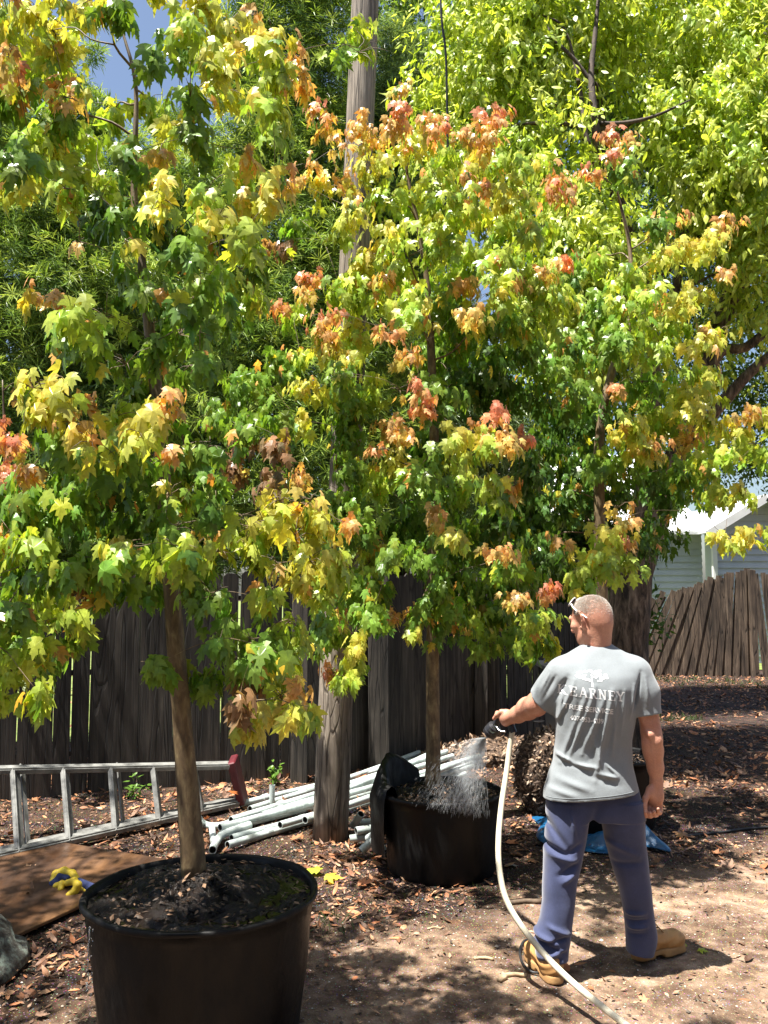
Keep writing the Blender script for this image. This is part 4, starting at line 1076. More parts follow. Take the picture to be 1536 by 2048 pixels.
for xt, xb in ((-200, -190), (-90, -78), (30, 40), (130, 141), (224, 233), (308, 320), (388, 405)):
    mb = MB(); p, q = on(tb0, tb1, xt), on(bb0, bb1, xb)
    mb.bar(p, q, .02, .085, up=(0, 1, 0)); mb.bar(p + (0, -.042, 0), q + (0, -.042, 0), .036, .008, up=(0, 1, 0)); mb.build('step', M['alu'], ld, bevel=.002)
off = np.array((.03, .16, .0))
mb = MB(); mb.bar(tb0 + off + (0, 0, -.03), tb1 + off + (0, 0, -.02), .03, .055, up=(0, 1, .2)); mb.build('rear_rail', M['alu'], ld, bevel=.003)
mb = MB(); mb.bar(bb0 + off, bb1 + off, .03, .055, up=(0, 1, .2)); mb.build('rear_rail', M['alu'], ld, bevel=.003)
for xt, xb in ((44, 56), (236, 246)):
    mb = MB(); mb.bar(on(tb0 + off, tb1 + off, xt), on(bb0 + off, bb1 + off, xb), .012, .05, up=(0, 1, 0)); mb.build('brace', M['alu'], ld, bevel=.002)
mb = MB(); mb.bar(tb1 + np.array((.02, .06, .04)), bb1 + np.array((.02, .06, -.01)), .06, .2, up=(0, 1, 0)); mb.build('top_cap', M['redp'], ld, bevel=.008)

# ================================================================ white plastic pipes
M['pvc'] = simple('dusty_white_pvc', [(.32, (.2, .22, .2)), (.48, (.42, .48, .46)), (.7, (.55, .6, .58))], (1, 1, 1), 7, .4, .1, .002, rr=(.3, .55))
M['pvci'] = simple('pipe_inside', [(.3, (.03, .03, .028)), (.7, (.07, .065, .06))], ns=9, rough=.8, bs=0)
def pipe(name, pts, r, label, group, sub=1, col=None):
    P = np.array(pts, float)
    if sub > 1: P, _ = resample(P, np.ones(len(P)), sub)
    root = empty(name, P[0] * (1, 1, 0), label, 'pipe', group)
    o = MB(); o.tube(P, r, 18, cap=False)
    # end rims and inner bore
    for e, f in ((P[0], P[1]), (P[-1], P[-2])):
        d = unit(f - e)
        ref = np.cross(d, (0, 0, 1)); ref = unit(ref) if np.linalg.norm(ref) > .1 else np.array((1, 0, 0)); y = np.cross(d, ref)
        A = np.linspace(0, 2 * math.pi, 18, endpoint=False)
        ring = lambda q, t: e + d * t + q * (np.outer(np.cos(A), ref) + np.outer(np.sin(A), y))
        o.add(np.concatenate([ring(r, 0), ring(r * .86, 0)]), [(k, (k + 1) % 18, 18 + (k + 1) % 18, 18 + k) for k in range(18)])
    o.build('tube', M['pvc'], root, smooth=True)
    for e, f in ((P[0], P[1]), (P[-1], P[-2])):
        d = unit(f - e); i_ = MB()
        e1 = np.array((1, 0, 0)) if abs(d[0]) < .8 else np.array((0, 1, 0)); e1 = unit(np.cross(d, e1)); e2 = np.cross(d, e1)
        A = np.linspace(0, 2 * math.pi, 18, endpoint=False); q_ = r * .858
        ring = lambda t: e + d * t + q_ * (np.outer(np.cos(A), e1) + np.outer(np.sin(A), e2))
        i_.add(np.concatenate([ring(.001), ring(.06)]), [(k, (k + 1) % 18, 18 + (k + 1) % 18, 18 + k) for k in range(18)] + [tuple(range(18, 36))])
        i_.build('bore', M['pvci'], root, smooth=False)
    return root, P
gl = 'long white plastic pipes piled on the ground'
# rows: near end pixel & depth on the pile, far end pixel
LP = [((455, 1690), .028, (905, 1548), .03, 'lowest and nearest long white pipe in the pile'),
      ((463, 1676), .032, (930, 1548), .035, 'long white pipe with a dark open end beside the lowest one'),
      ((440, 1655), .085, (960, 1512), .10, 'long white pipe on top of the stack with a ring joint at its near end'),
      ((447, 1658), .03, (945, 1532), .035, 'long white pipe resting on the soil under the upper ones'),
      ((470, 1646), .03, (955, 1524), .04, 'long dusty pipe buried in the middle of the pile'),
      ((462, 1640), .088, (893, 1503), .12, 'long white pipe whose far end stands out above the rest'),
      ((500, 1618), .04, (838, 1505), .06, 'rearmost long white pipe with a brown scuffed end'),
      ((525, 1630), .085, (905, 1512), .09, 'long white pipe ending beside a rusty coupling'),
      ((560, 1650), .07, (915, 1540), .08, 'shorter white pipe lying across the front of the pile'),
      ((480, 1608), .03, (860, 1512), .05, 'long thin white pipe along the back edge of the pile'),
      ((610, 1640), .13, (925, 1522), .14, 'white pipe resting highest, right of the utility pole'),
      ((640, 1598), .09, (870, 1503), .13, 'grey-green white pipe at the back, right of the utility pole')]
for (n_, z0, f_, z1, lab) in LP:
    a = gnd(*n_, z0); c = gnd(*f_, z1)
    c = a + (c - a) * min(1.0, 3.6 / np.linalg.norm(c - a))
    r_ = .0245
    root, P = pipe('white_pipe', [a, a + (c - a) * .5 + np.array((rng.normal(0, .012), 0, -.012)), c], r_, lab, gl, sub=4)
    mb = MB(); q = a + (c - a) * rng.uniform(.05, .25); d = unit(c - a); mb.tube([q, q + d * .05], r_ * 1.18, 18); mb.build('coupling', M['pvc'], root, smooth=False)
# curved fittings at the near end
e0 = gnd(398, 1638, .05)
pipe('bent_pipe', [at(393, 1630, 6.1), gnd(408, 1648, .03), gnd(436, 1652, .03), gnd(475, 1640, .03)], .024, 'white pipe bent into a curve behind the near maple stem', 'bent white pipe pieces', 5)
pipe('bent_pipe', [gnd(425, 1700, .03), gnd(432, 1685, .035), gnd(448, 1668, .05), gnd(500, 1650, .06)], .026, 'white pipe elbow opening toward the near tub', 'bent white pipe pieces', 5)
pipe('bent_pipe', [gnd(424, 1655, .03), gnd(427, 1680, .03), gnd(428, 1690, .03)], .022, 'short white pipe crosspiece joining the curved ones', 'bent white pipe pieces', 2)
pipe('upright_pipe', [gnd(544, 1612, .02), gnd(544, 1612, .02) + np.array((0, 0, .16))], .022, 'short white pipe stub standing upright behind the pile', None, 1)
gs = 'short white pipe offcuts by the watered tub'
SP = [((700, 1678, .03), (765, 1668, .06), 'white offcut with its open end pointing left'),
      ((712, 1662, .09), (772, 1652, .1), 'white offcut lying level on top of the heap'),
      ((706, 1652, .04), (722, 1628, .14), 'thin white offcut tilted up at the back'),
      ((737, 1677, .06), (757, 1664, .13), 'white offcut with a dark bore facing the camera'),
      ((722, 1702, .02), (746, 1680, .08), 'white offcut resting on the leaves at the front'),
      ((768, 1704, .02), (752, 1672, .1), 'white offcut leaning against the tub wall'),
      ((716, 1646, .05), (770, 1642, .07), 'dusty white offcut at the back of the heap')]
for a, c, lab in SP:
    pipe('pipe_offcut', [gnd(*a), gnd(*c)], .026, lab, gs)

# ================================================================ plywood sheet and gloves
pa, pb2 = gnd(20, 1883, .02), gnd(300, 1752, .02)
d = unit(pb2 - pa); nrm = np.array((-d[1], d[0], 0))
a0 = pa - d * 1.2; a1 = pb2 + d * .25
mb = MB(); hgt = .018
V = [a0, a1, a1 + nrm * 1.22, a0 + nrm * 1.22]
mb.add([v_ + np.array((0, 0, .0)) for v_ in V] + [v_ + np.array((0, 0, hgt)) for v_ in V], [(0, 3, 2, 1), (4, 5, 6, 7)] + [(k, (k + 1) % 4, 4 + (k + 1) % 4, 4 + k) for k in range(4)])
tag(mb.build('plywood_board', M['plywood'], bevel=.003), 'brown plywood sheet with painted sun dapple under the yellow and navy gloves', 'board')
M['gly'] = simple('yellow_rubber', [(.3, (.5, .36, .02)), (.7, (.68, .5, .04))], ns=40, rough=.55, bs=.3)
M['gln'] = simple('navy_knit', [(.3, (.012, .018, .06)), (.7, (.03, .045, .13))], ns=60, rough=.9, bs=.5)
gc = gnd(145, 1772, .04)
gv = empty('work_gloves', (gc[0], gc[1], 0.04), 'crumpled yellow and navy work gloves on the plywood', 'gloves')
def sdf_obj(name, lo, hi, h, fn, mat, parent, sm=1):
    s = SDF(lo, hi, h); fn(s); return link(name, s.mesh(name, sm), parent, mat)
def gp(px, py, z): return gnd(px, py, z)
L_, H_ = gc - .25, gc + .25
def fa(s):
    s.chain([gp(106, 1762, .05), gp(112, 1748, .07), gp(128, 1742, .085), gp(145, 1748, .08), gp(152, 1757, .07)], [.02, .022, .023, .022, .02], .01)
def fb(s):
    s.chain([gp(134, 1766, .07), gp(148, 1762, .085), gp(156, 1770, .08), gp(150, 1782, .05), gp(138, 1790, .035)], [.018, .02, .021, .02, .018], .01)
def fc(s):
    s.chain([gp(112, 1772, .04), gp(124, 1768, .06), gp(122, 1778, .04)], [.018, .019, .018], .01); 
def fd(s):
    s.chain([gp(152, 1768, .05), gp(164, 1774, .045), gp(172, 1782, .035)], [.02, .02, .016], .01)
for f_ in (fa, fb, fc, fd): sdf_obj('finger', L_, H_, .005, f_, M['gly'], gv)
def fp(s):
    s.ell(gp(125, 1765, .04), (.075, .06, .035), .02); s.ell(gp(150, 1768, .04), (.06, .05, .03), .02); s.chain([gp(155, 1766, .05), gp(183, 1777, .045)], [.033, .032], .01, flat=(0, 0, 1), f=1.2)
    s.chain([gp(118, 1752, .075), gp(135, 1756, .09)], [.016, .016], .01)
sdf_obj('palm', L_, H_, .005, fp, M['gln'], gv)

# ================================================================ hose, nozzle, spray
M['hose'] = simple('cream_hose', [(.3, (.5, .45, .33)), (.7, (.66, .61, .47))], ns=14, rough=.45, bs=.1, rr=(.35, .55))
HP = [(1026, 1458, 4.23), (1020, 1490, 4.22), (1013, 1545, 4.18), (1003, 1610, 4.10), (997, 1680, 4.0), (999, 1740, 3.92), (1013, 1800, 3.86), (1045, 1855, 3.80), (1090, 1910, 3.74), (1140, 1960, 3.62), (1200, 2010, 3.46), (1262, 2058, 3.29), (1340, 2120, 3.09), (1440, 2200, 2.87)]
mb = MB(); mb.tube([at(*q) for q in HP], .0132, 14, sub=8)
tag(mb.build('garden_hose', M['hose'], smooth=True), 'cream garden hose hanging from the nozzle and crossing the left boot', 'hose')
M['noz'] = simple('black_nozzle_plastic', [(.3, (.012, .012, .014)), (.7, (.035, .035, .04))], ns=20, rough=.3, bs=.05)
M['chrome'] = simple('bright_metal', [(.3, (.55, .55, .55)), (.7, (.75, .75, .75))], ns=8, rough=.2, bs=0, metal=1)
nh = at(1022, 1452, 4.24)            # handle foot
nt_ = at(1006, 1426, 4.26)           # top of the grip
hd = at(985, 1459, 4.30)             # spray head
tip = at(972, 1476, 4.33)
nz_ = empty('hose_nozzle', nh, 'black pistol spray nozzle gripped in the left hand', 'nozzle')
mb = MB(); mb.tube([nh, (nh + nt_) / 2, nt_], [.013, .016, .014], 12); mb.build('grip', M['noz'], nz_, smooth=True)
mb = MB(); mb.tube([nt_, at(996, 1440, 4.28), hd], [.014, .016, .02], 12, sub=3); mb.build('barrel', M['noz'], nz_, smooth=True)
ax = unit(tip - hd)
mb = MB()
rings = [(-.03, .02), (-.022, .034), (0, .037), (.004, .035), (.012, .038), (.03, .036), (.034, .028), (.04, .022)]
mb.tube([hd + ax * t for t, _ in rings], [r for _, r in rings], 24); mb.build('spray_head', M['noz'], nz_, smooth=False)
mb = MB(); mb.tube([hd + unit(np.array((-.1, -1, .1))) * .032 + ax * 0, hd + unit(np.array((-.1, -1, .1))) * .036], .016, 20); 
mb.tube([hd - ax * .031, hd - ax * .028], .015, 20); mb.build('metal_ring', M['chrome'], nz_)
mb = MB(); mb.tube([nh, nh + unit(at(1026, 1462, 4.23) - nh) * .035], .018, 16); mb.build('hose_connector', M['noz'], nz_)
mb = MB(); mb.tube([at(990, 1450, 4.27), at(1000, 1462, 4.235), at(1012, 1463, 4.22)], .005, 8, sub=3); mb.build('trigger', M['chrome'], nz_, smooth=True)

# spray: fan of thin water streaks, droplets and a fine mist sheet
m, nt, b = new_mat('spray_water')
b.inputs['Base Color'].default_value = (.85, .88, .9, 1); b.inputs['Roughness'].default_value = .3
tl = nt.nodes.new('ShaderNodeBsdfTransparent'); tr_ = nt.nodes.new('ShaderNodeBsdfTranslucent'); tr_.inputs[0].default_value = (.8, .84, .86, 1)
m1 = nt.nodes.new('ShaderNodeMixShader'); m1.inputs[0].default_value = .5
nt.links.new(b.outputs[0], m1.inputs[1]); nt.links.new(tr_.outputs[0], m1.inputs[2])
m2 = nt.nodes.new('ShaderNodeMixShader'); m2.inputs[0].default_value = .4
nt.links.new(tl.outputs[0], m2.inputs[1]); nt.links.new(m1.outputs[0], m2.inputs[2])
nt.links.new(m2.outputs[0], nt.nodes['Material Output'].inputs[0])
M['spray'] = m
src = tip
mb = MB()
tgtc = at(905, 1560, 5.3)
V = []; F = []; n = 0
for i in range(17000):
    # initial direction fans between left-forward and down
    u = np.clip(rng.normal(0, .5), -1.4, 1.2); w2 = rng.normal(0, .5)
    v0 = np.array((-.5 - .6 * u + .12 * w2, 2.6 + .3 * w2, -1.3 + .8 * u)) * rng.uniform(.9, 1.15)
    t = rng.uniform(0, .26) ** 1.0 
    t = rng.beta(.9, 1.5) * .36
    p = src + v0 * t + np.array((0, 0, -4.9)) * t * t
    if p[2] < .47: continue
    vel = v0 + np.array((0, 0, -9.8)) * t
    L = rng.uniform(.02, .07); wd = rng.uniform(.00018, .00045)
    d = unit(vel); s = unit(np.cross(d, (0, 1, 0))) * wd; f2_ = unit(np.cross(d, s)) * wd
    a = p - d * L / 2; c = p + d * L / 2
    V += [a, p + s, p + f2_, p - s, p - f2_, c]
    F += [(n, n + 1, n + 2), (n, n + 2, n + 3), (n, n + 3, n + 4), (n, n + 4, n + 1), (n + 5, n + 2, n + 1), (n + 5, n + 3, n + 2), (n + 5, n + 4, n + 3), (n + 5, n + 1, n + 4)]
    n += 6
mb.add(V, F)
sp = mb.build('water_spray', M['spray'], smooth=True)
tag(sp, 'fine white water spray fanning from the nozzle onto the tub', 'water spray', kind='stuff')
# ================================================================ blue tarp, cords, litter
M['tarp'] = simple('blue_tarp', [(.3, (.006, .05, .12)), (.7, (.015, .11, .25))], ns=20, rough=.3, bs=.5, bd=.01)
tc_ = gnd(1215, 1668)
n = 46; V = []; F = []
q = np.random.default_rng(11); W = [(q.uniform(6, 30), q.uniform(0, 6.28), q.uniform(0, 6.28)) for _ in range(16)]
a0 = gnd(1060, 1640); a1 = gnd(1312, 1685)
for i in range(n):
    for j in range(n):
        u, v_ = i / (n - 1), j / (n - 1)
        x = a0[0] + (a1[0] - a0[0]) * u + .03 * math.sin(9 * v_ + 1); y = 5.72 + .75 * v_ + .05 * math.sin(11 * u)
        e = min(u, 1 - u, v_, 1 - v_)
        z = (.05 + .05 * sum(math.sin(f * (x * math.cos(a) + y * math.sin(a)) + p_) for f, a, p_ in W) / 4) * min(1, e * 6) 
        z = max(0.004, abs(z) + .10 * math.exp(-((u - .85) / .16) ** 2 - ((v_ - .3) / .25) ** 2)) + float(gh(x, y)) + .006
        V.append((x, y, z))
for i in range(n - 1):
    for j in range(n - 1):
        A = i * n + j; F.append((A, A + n, A + n + 1, A + 1))
mb = MB(); mb.add(V, F)
tp = mb.build('blue_tarp', M['tarp'], smooth=True); tag(tp, 'crumpled blue plastic tarp on the ground behind the legs', 'tarp')
sm_ = tp.modifiers.new('s', 'SOLIDIFY'); sm_.thickness = .002

def on_ground(pts, dz):
    return [np.array((*gnd(x, y)[:2], float(gh(*gnd(x, y)[:2])) + dz)) for x, y in pts]
mb = MB(); mb.tube(on_ground([(1580, 1655), (1500, 1660), (1440, 1667), (1390, 1673), (1352, 1676)], .012), .009, 8, sub=5)
tag(mb.build('black_tubing', M['rubber'], smooth=True), 'thin black irrigation tubing across the leaves at right', 'tubing')
mb = MB(); mb.tube(on_ground([(1075, 1880), (1050, 1885), (1040, 1905), (1045, 1930), (1062, 1948), (1085, 1950)], .012), .006, 8, sub=5)
tag(mb.build('cord_loop', M['rubber'], smooth=True), 'small loop of black cord beside the left boot', 'cord')
M['stick'] = simple('bare_stick', [(.3, (.28, .19, .11)), (.7, (.5, .38, .24))], ns=30, rough=.8, bs=.4)
M['stickd'] = simple('dark_stick', [(.3, (.05, .035, .025)), (.7, (.16, .11, .07))], ns=30, rough=.8, bs=.4)
def stick(pts, r, label, mat='stick', nm='stick', cat='stick', group=None):
    mb = MB(); mb.tube(on_ground(pts, r * .8), r, 7, sub=3, wob=.08)
    tag(mb.build(nm, M[mat], smooth=True), label, cat, group)
stick([(1005, 1955), (1030, 1952), (1053, 1954)], .009, 'peeled pale stick on the sand left of the boots')
stick([(998, 1966), (1012, 1958)], .012, 'broken stub of pale wood touching the peeled stick')
stick([(948, 1921), (968, 1919), (987, 1922)], .008, 'short pale stick in front of the watered tub')
stick([(1020, 1808), (1050, 1805), (1082, 1806)], .014, 'dark broken branch left of the left trouser leg', 'stickd', 'branch', 'branch')
stick([(855, 1862), (870, 1858), (884, 1861)], .005, 'thin twig in the shade below the watered tub')
# fallen fresh leaves lit green
def one_leaf(px, py, size, col, label, nm='fallen_leaf', up=.02):
    g = gnd(px, py); P = np.array([[g[0], g[1], float(gh(g[0], g[1])) + up]])
    me = leaves_mesh(nm, P, np.array([[rng.normal(0, 1), rng.normal(0, 1), .1]]), np.array([[.1, -.2, 1.]]), np.array([size]), np.array([PAL[col] if isinstance(col, str) else col]), tmpl3(MAPLE2D, .2, .2), MAPLE_T)
    tag(link(nm, me, None, M['leaf']), label, 'leaf')
one_leaf(1371, 1888, .045, 'l', 'bright green leaf on the sand right of the right boot', up=.012)
one_leaf(1397, 1898, .045, 'l', 'bright green leaf farther right, inside the shadow edge', up=.012)
one_leaf(640, 1752, .11, 'l', 'fresh green maple leaf on the litter beside the near tub', up=.04)
one_leaf(650, 1765, .1, 'y', 'yellow-green maple leaf just below the fresh green one', up=.04)
one_leaf(1025, 1735, .07, (.5, .5, .45), 'pale silvery maple leaf right of the hose', up=.02)
one_leaf(1370, 1672, .1, (.6, .33, .16), 'curled tan leaf at the end of the black tubing', up=.03)
one_leaf(457, 1770, .06, (.5, .16, .05), 'orange leaf floating on the near tub', up=.53)

# litter
def scatter(name, label, cat, n, xr, yr, dens, size, cols, T2, TT, mat, lift=.012, flat=.35, curl=.35):
    P = []; 
    while len(P) < n:
        k = 20000
        y = yr[0] + (yr[1] - yr[0]) * rng.uniform(0, 1, k) ** 1.5; x = rng.uniform(xr[0], xr[1], k)
        ok = rng.uniform(0, 1, k) < dens(x, y)
        ok &= np.abs(x) < y * .52 + .4
        P += list(zip(x[ok], y[ok]))
    P = np.array(P[:n]); z = gh(P[:, 0], P[:, 1]) + rng.uniform(.002, lift, n)
    P3 = np.column_stack([P, z])
    d = np.column_stack([rng.normal(0, 1, (n, 2)), rng.normal(0, flat * .6, n)])
    nn = np.column_stack([rng.normal(0, flat, (n, 2)), np.ones(n)])
    c = np.array(cols)[rng.integers(len(cols), size=n)] * rng.normal(1, .2, (n, 1))
    me = leaves_mesh(name, P3, d, nn, size * rng.uniform(.5, 1.2, n), c, tmpl3(T2, curl, .3), TT, None, rng.uniform(-1.5, 1.5, n))
    return tag(link(name, me, None, mat), label, cat, kind='stuff')
def nfield(x, y, s, seed):
    q = np.random.default_rng(seed); r = 0
    for _ in range(8):
        f = q.uniform(.6, 2.4) * s; a = q.uniform(0, 6.28); r = r + np.sin(f * (x * math.cos(a) + y * math.sin(a)) + q.uniform(0, 6.28))
    return r / 4
def dl(x, y):
    m_ = np.clip((y - .62 * x - 4.0 + .7 * nfield(x, y, 1.5, 2)) / .9, .0, 1)
    left = np.clip((-x - .2) / .8, 0, 1) * np.clip((y - 3.0), 0, 1) * .8
    return np.clip(np.maximum(m_, left) * (.55 + .45 * nfield(x, y, 3, 5)), .012, 1)
BR = [(.26, .11, .05), (.34, .16, .075), (.17, .075, .038), (.42, .24, .13), (.12, .06, .034), (.46, .18, .08), (.2, .12, .08)]
scatter('fallen_leaves', 'brown fallen leaves scattered thickly over the yard', 'leaf litter', 23000, (-6, 9), (2.4, 17), dl, .062, BR, OVAL2D, OVAL_T, M['litter'])
scatter('fallen_leaves', 'dry fallen maple leaves mixed through the litter', 'leaf litter', 1500, (-5, 8), (2.6, 14), dl, .075, BR, MAPLE2D, MAPLE_T, M['litter'], lift=.02)
scatter('mulch_chips', 'fine bark chips and needles over the soil', 'mulch', 26000, (-4, 5), (2.3, 9), lambda x, y: np.clip(dl(x, y) + .12, 0, 1), .03, [(.12, .07, .045), (.22, .12, .07), (.06, .04, .028), (.35, .22, .14)], SMALL2D, SMALL_T, M['litter'], lift=.008)
V = []; F = []; n = 0; PC_ = []
for i in range(7000):
    y = 2.3 + 4.2 * rng.uniform() ** 1.3; x = rng.uniform(-.52 * y - .2, .52 * y + .2)
    if rng.uniform() < dl(np.array(x), np.array(y)) * .85: continue
    s = rng.uniform(.0018, .0055) * (1 + (rng.uniform() < .03) * 1.2); z = float(gh(x, y)) + s * .3
    o_ = [(1, 0, 0), (-1, 0, 0), (0, 1, 0), (0, -1, 0), (0, 0, .7), (0, 0, -.7)]
    V += [(x + s * a * rng.uniform(.7, 1.3), y + s * b_ * rng.uniform(.7, 1.3), z + s * c_) for a, b_, c_ in o_]
    F += [(n + 4, n, n + 2), (n + 4, n + 2, n + 1), (n + 4, n + 1, n + 3), (n + 4, n + 3, n), (n, n + 5, n + 2), (n + 2, n + 5, n + 1), (n + 1, n + 5, n + 3), (n + 3, n + 5, n)]
    n += 6; PC_ += [np.array(((.5, .43, .34), (.3, .24, .18), (.62, .58, .5), (.12, .1, .08))[rng.integers(4)])] * 6
me = np_mesh('gravel', V, F, np.full(len(F), 3), False, np.array(PC_))
M['gravel'] = leaf_mat('grit', .0, .85, .3)
tag(link('gravel', me, None, M['gravel']), 'pale grit and tiny stones in the sandy foreground', 'gravel', kind='stuff')

# grass and weed tufts
def tufts(spots, label):
    P, d, s, c = [], [], [], []
    for (px, py, k, hh_) in spots:
        g = gnd(px, py)
        for _ in range(k):
            a = rng.normal(0, .07, 2); P.append((g[0] + a[0], g[1] + a[1], float(gh(g[0], g[1])))); d.append((rng.normal(0, .6), rng.normal(0, .6), rng.uniform(.4, 1))); s.append(hh_ * rng.uniform(.5, 1.2)); c.append(np.array((.06, .09, .028)) * rng.uniform(.6, 1.6))
    P = np.array(P); n = len(P)
    t = np.array([(-.025, 0, 0), (.025, 0, 0), (.02, .5, -.05), (0, 1, -.3), (-.02, .5, -.05)]); T = np.array([(0, 1, 2, 3, 4)])
    me = leaves_mesh('grass', P, np.array(d), rng.normal(0, 1, (n, 3)), np.array(s), np.array(c), t, T)
    tag(link('grass', me, None, M['grass']), label, 'grass', kind='stuff')
tufts([(670, 1850, 22, .07), (650, 1865, 14, .06), (980, 1785, 14, .06), (870, 1790, 14, .05)] +
      [(1320 + 14 * i, 1368 + rng.normal(0, 6), 20, .11) for i in range(18)] + [(1350 + rng.uniform(-20, 40), 1440, 20, .1) for i in range(4)], 'thin grass tufts around the tubs and along the fence foot')
def weed(px, py, label):
    g = gnd(px, py); n = 40
    root = empty('weed_plant', (g[0], g[1], 0), label, 'plant')
    mb = MB(); P = []; d = []
    for k in range(5):
        e = g + np.array((rng.normal(0, .08), rng.normal(0, .06), rng.uniform(.12, .26))); mb.tube([g, (g + e) / 2 + rng.normal(0, .01, 3), e], .0025, 5)
        for j in range(8): P.append(g + (e - g) * (j + 2) / 9); d.append(unit(rng.normal(0, 1, 3) + np.array((0, 0, .3))))
    mb.build('stem', M['grass'], root)
    me = leaves_mesh('leaves', np.array(P), np.array(d), np.tile((0, -.3, 1.), (n, 1)) + rng.normal(0, .3, (n, 3)), rng.uniform(.04, .07, n), np.tile((.13, .25, .04), (n, 1)), tmpl3(OVAL2D, .2, .2), OVAL_T)
    link('leaves', me, root, M['leaf'])
weed(254, 1600, 'small bright green weed seen through the ladder')
weed(1000, 1420, 'low weed at the foot of the grey pickets')
weed(545, 1570, 'dark leafy weed at the foot of the dark fence')
# ================================================================ person
feet = gnd(1190, 1935)
pr = empty('person', (feet[0], feet[1], 0), 'person in grey printed t-shirt and navy trousers watering a tub with a hose', 'person')
YT = 3.99
def A(x, y, Y=YT): return at(x, y, Y)
Z0 = A(1190, 1604)[2]
# ---- skin: one continuous body
hc = A(1181, 1237, 4.07)          # skull centre
fa_ = math.radians(40)            # head turned to the left of straight-away
f = np.array((-math.sin(fa_), math.cos(fa_), 0)); rt = np.array((math.cos(fa_), math.sin(fa_), 0))
tilt = math.radians(-17)
fw = f * math.cos(tilt) + np.array((0, 0, 1)) * math.sin(tilt); upv = -f * math.sin(tilt) + np.array((0, 0, 1)) * math.cos(tilt)
HR = np.stack([rt, fw, upv], 1)   # local (right, forward, up)
def Hd(x, y, z): return hc + HR @ np.array((x, y, z))
s = SDF(A(985, 1660, 3.7) - (0, 0, .02), (A(1350, 1170, 4.0)[0], 4.5, A(1190, 1165)[2] + .03), .004)
# skull, jaw, face
s.ell(Hd(0, -.012, .022), (.077, .096, .083), .02, HR)
s.ell(Hd(0, -.045, .0), (.07, .062, .065), .02, HR)
s.ell(Hd(0, .035, -.045), (.058, .062, .062), .03, HR)
s.ell(Hd(0, .06, -.085), (.034, .032, .026), .03, HR)      # chin
s.ell(Hd(0, .078, .022), (.056, .018, .02), .02, HR)       # brow
s.cap(Hd(0, .092, .01), Hd(0, .112, -.028), .008, .014, .014)   # nose
s.ell(Hd(-.014, .102, -.032), (.008, .01, .008), .006, HR); s.ell(Hd(.014, .102, -.032), (.008, .01, .008), .006, HR)
for sg in (-1, 1):
    s.ell(Hd(sg * .046, .062, -.02), (.022, .024, .02), .02, HR)   # cheekbone
    s.cap(Hd(sg * .058, .0, -.07), Hd(sg * .03, .055, -.09), .018, .016, .03)  # jaw line
    s.ell(Hd(sg * .03, .093, .004), (.016, .01, .011), 0, HR, carve=True)
    s.ell(Hd(sg * .03, .083, .004), (.0135, .0125, .0125), .003, HR)           # eyeball
s.ell(Hd(0, .094, -.056), (.023, .012, .006), .006, HR); s.ell(Hd(0, .09, -.066), (.02, .012, .007), .006, HR)  # lips
s.cap(Hd(-.02, .106, -.061), Hd(.02, .106, -.061), .003, .003, 0, carve=True)
for sg in (-1, 1):                                         # ears
    e = Hd(sg * .078, -.014, -.01)
    ER = HR @ np.array(Matrix.Rotation(sg * math.radians(30), 3, 'Z')) * 1.25
    pts = [(0, .012, .03), (0, .0, .036), (0, -.016, .03), (0, -.021, .012), (0, -.016, -.006), (0, -.006, -.022), (0, .006, -.03), (0, .012, -.022)]
    W_ = [e + ER @ (np.array(p) + np.array((sg * (.012 if -.03 < p[2] else 0), 0, 0))) for p in pts]
    s.chain(W_, [.0048, .0052, .0055, .0055, .005, .005, .007, .005], .004)
    s.ell(e + ER @ np.array((sg * .004, .0, 0)), (.007, .018, .031), .006, ER / 1.25)
    s.ell(e + ER @ np.array((sg * .014, .0, .004)), (.007, .010, .017), 0, ER / 1.25, carve=True)
    s.cap(e + ER @ np.array((sg * .004, .014, -.002)), e + ER @ np.array((sg * .009, .012, -.008)), .005, .004, .004)
# neck
nb = A(1194, 1314, 4.065)
s.cap(Hd(0, -.03, -.035), nb, .063, .062, .035)
s.cap(Hd(0, -.045, -.05), A(1194, 1288, 4.04), .045, .05, .03)
s.cap(A(1190, 1325, 4.07), A(1130, 1352, 4.02), .04, .045, .03); s.cap(A(1194, 1325, 4.07), A(1262, 1350, 4.0), .04, .045, .03)
s.cap(A(1194, 1365, 4.02), A(1188, 1560, 4.02), .07, .085, .03)
s.cap(A(1155, 1375, 4.02), A(1235, 1375, 4.02), .07, .07, .04)
# right arm hanging
sh = A(1272, 1338, 3.99); el = A(1304, 1472, 3.965); wr = A(1313, 1566, 3.985)
s.chain([A(1268, 1352, 3.99), A(1290, 1395, 3.98), el], [.05, .05, .044], .03)
s.chain([A(1302, 1466, 3.967), A(1306, 1500, 3.975), A(1311, 1535, 3.98), wr], [.042, .0445, .035, .0265], .02, flat=(0, 1, 0), f=1.15)
s.ell(A(1301, 1470, 3.924), (.016, .012, .017), .012)
s.ell(A(1293, 1463, 3.935), (.008, .012, .012), .01); s.ell(A(1316, 1478, 3.94), (.013, .02, .03), .015)
s.cap(A(1312, 1484, 3.945), A(1315, 1530, 3.96), .026, .012, .02); s.cap(A(1294, 1488, 3.955), A(1303, 1535, 3.97), .022, .010, .02)
s.cap(A(1283, 1425, 3.95), A(1292, 1450, 3.945), .022, .012, .02)
s.cap(A(1303, 1479, 3.922), A(1310, 1540, 3.95), .0035, .003, .008)
s.ell(A(1319, 1560, 3.968), (.009, .009, .011), .01)
pc = A(1310, 1592, 3.985)
s.ell(pc, (.041, .0185, .05), .016)
s.cap(wr, pc, .027, .03, .018, flat=(0, 1, 0), f=1.35)
s.ell(A(1301, 1585, 3.97), (.018, .018, .03), .014)          # thumb muscle
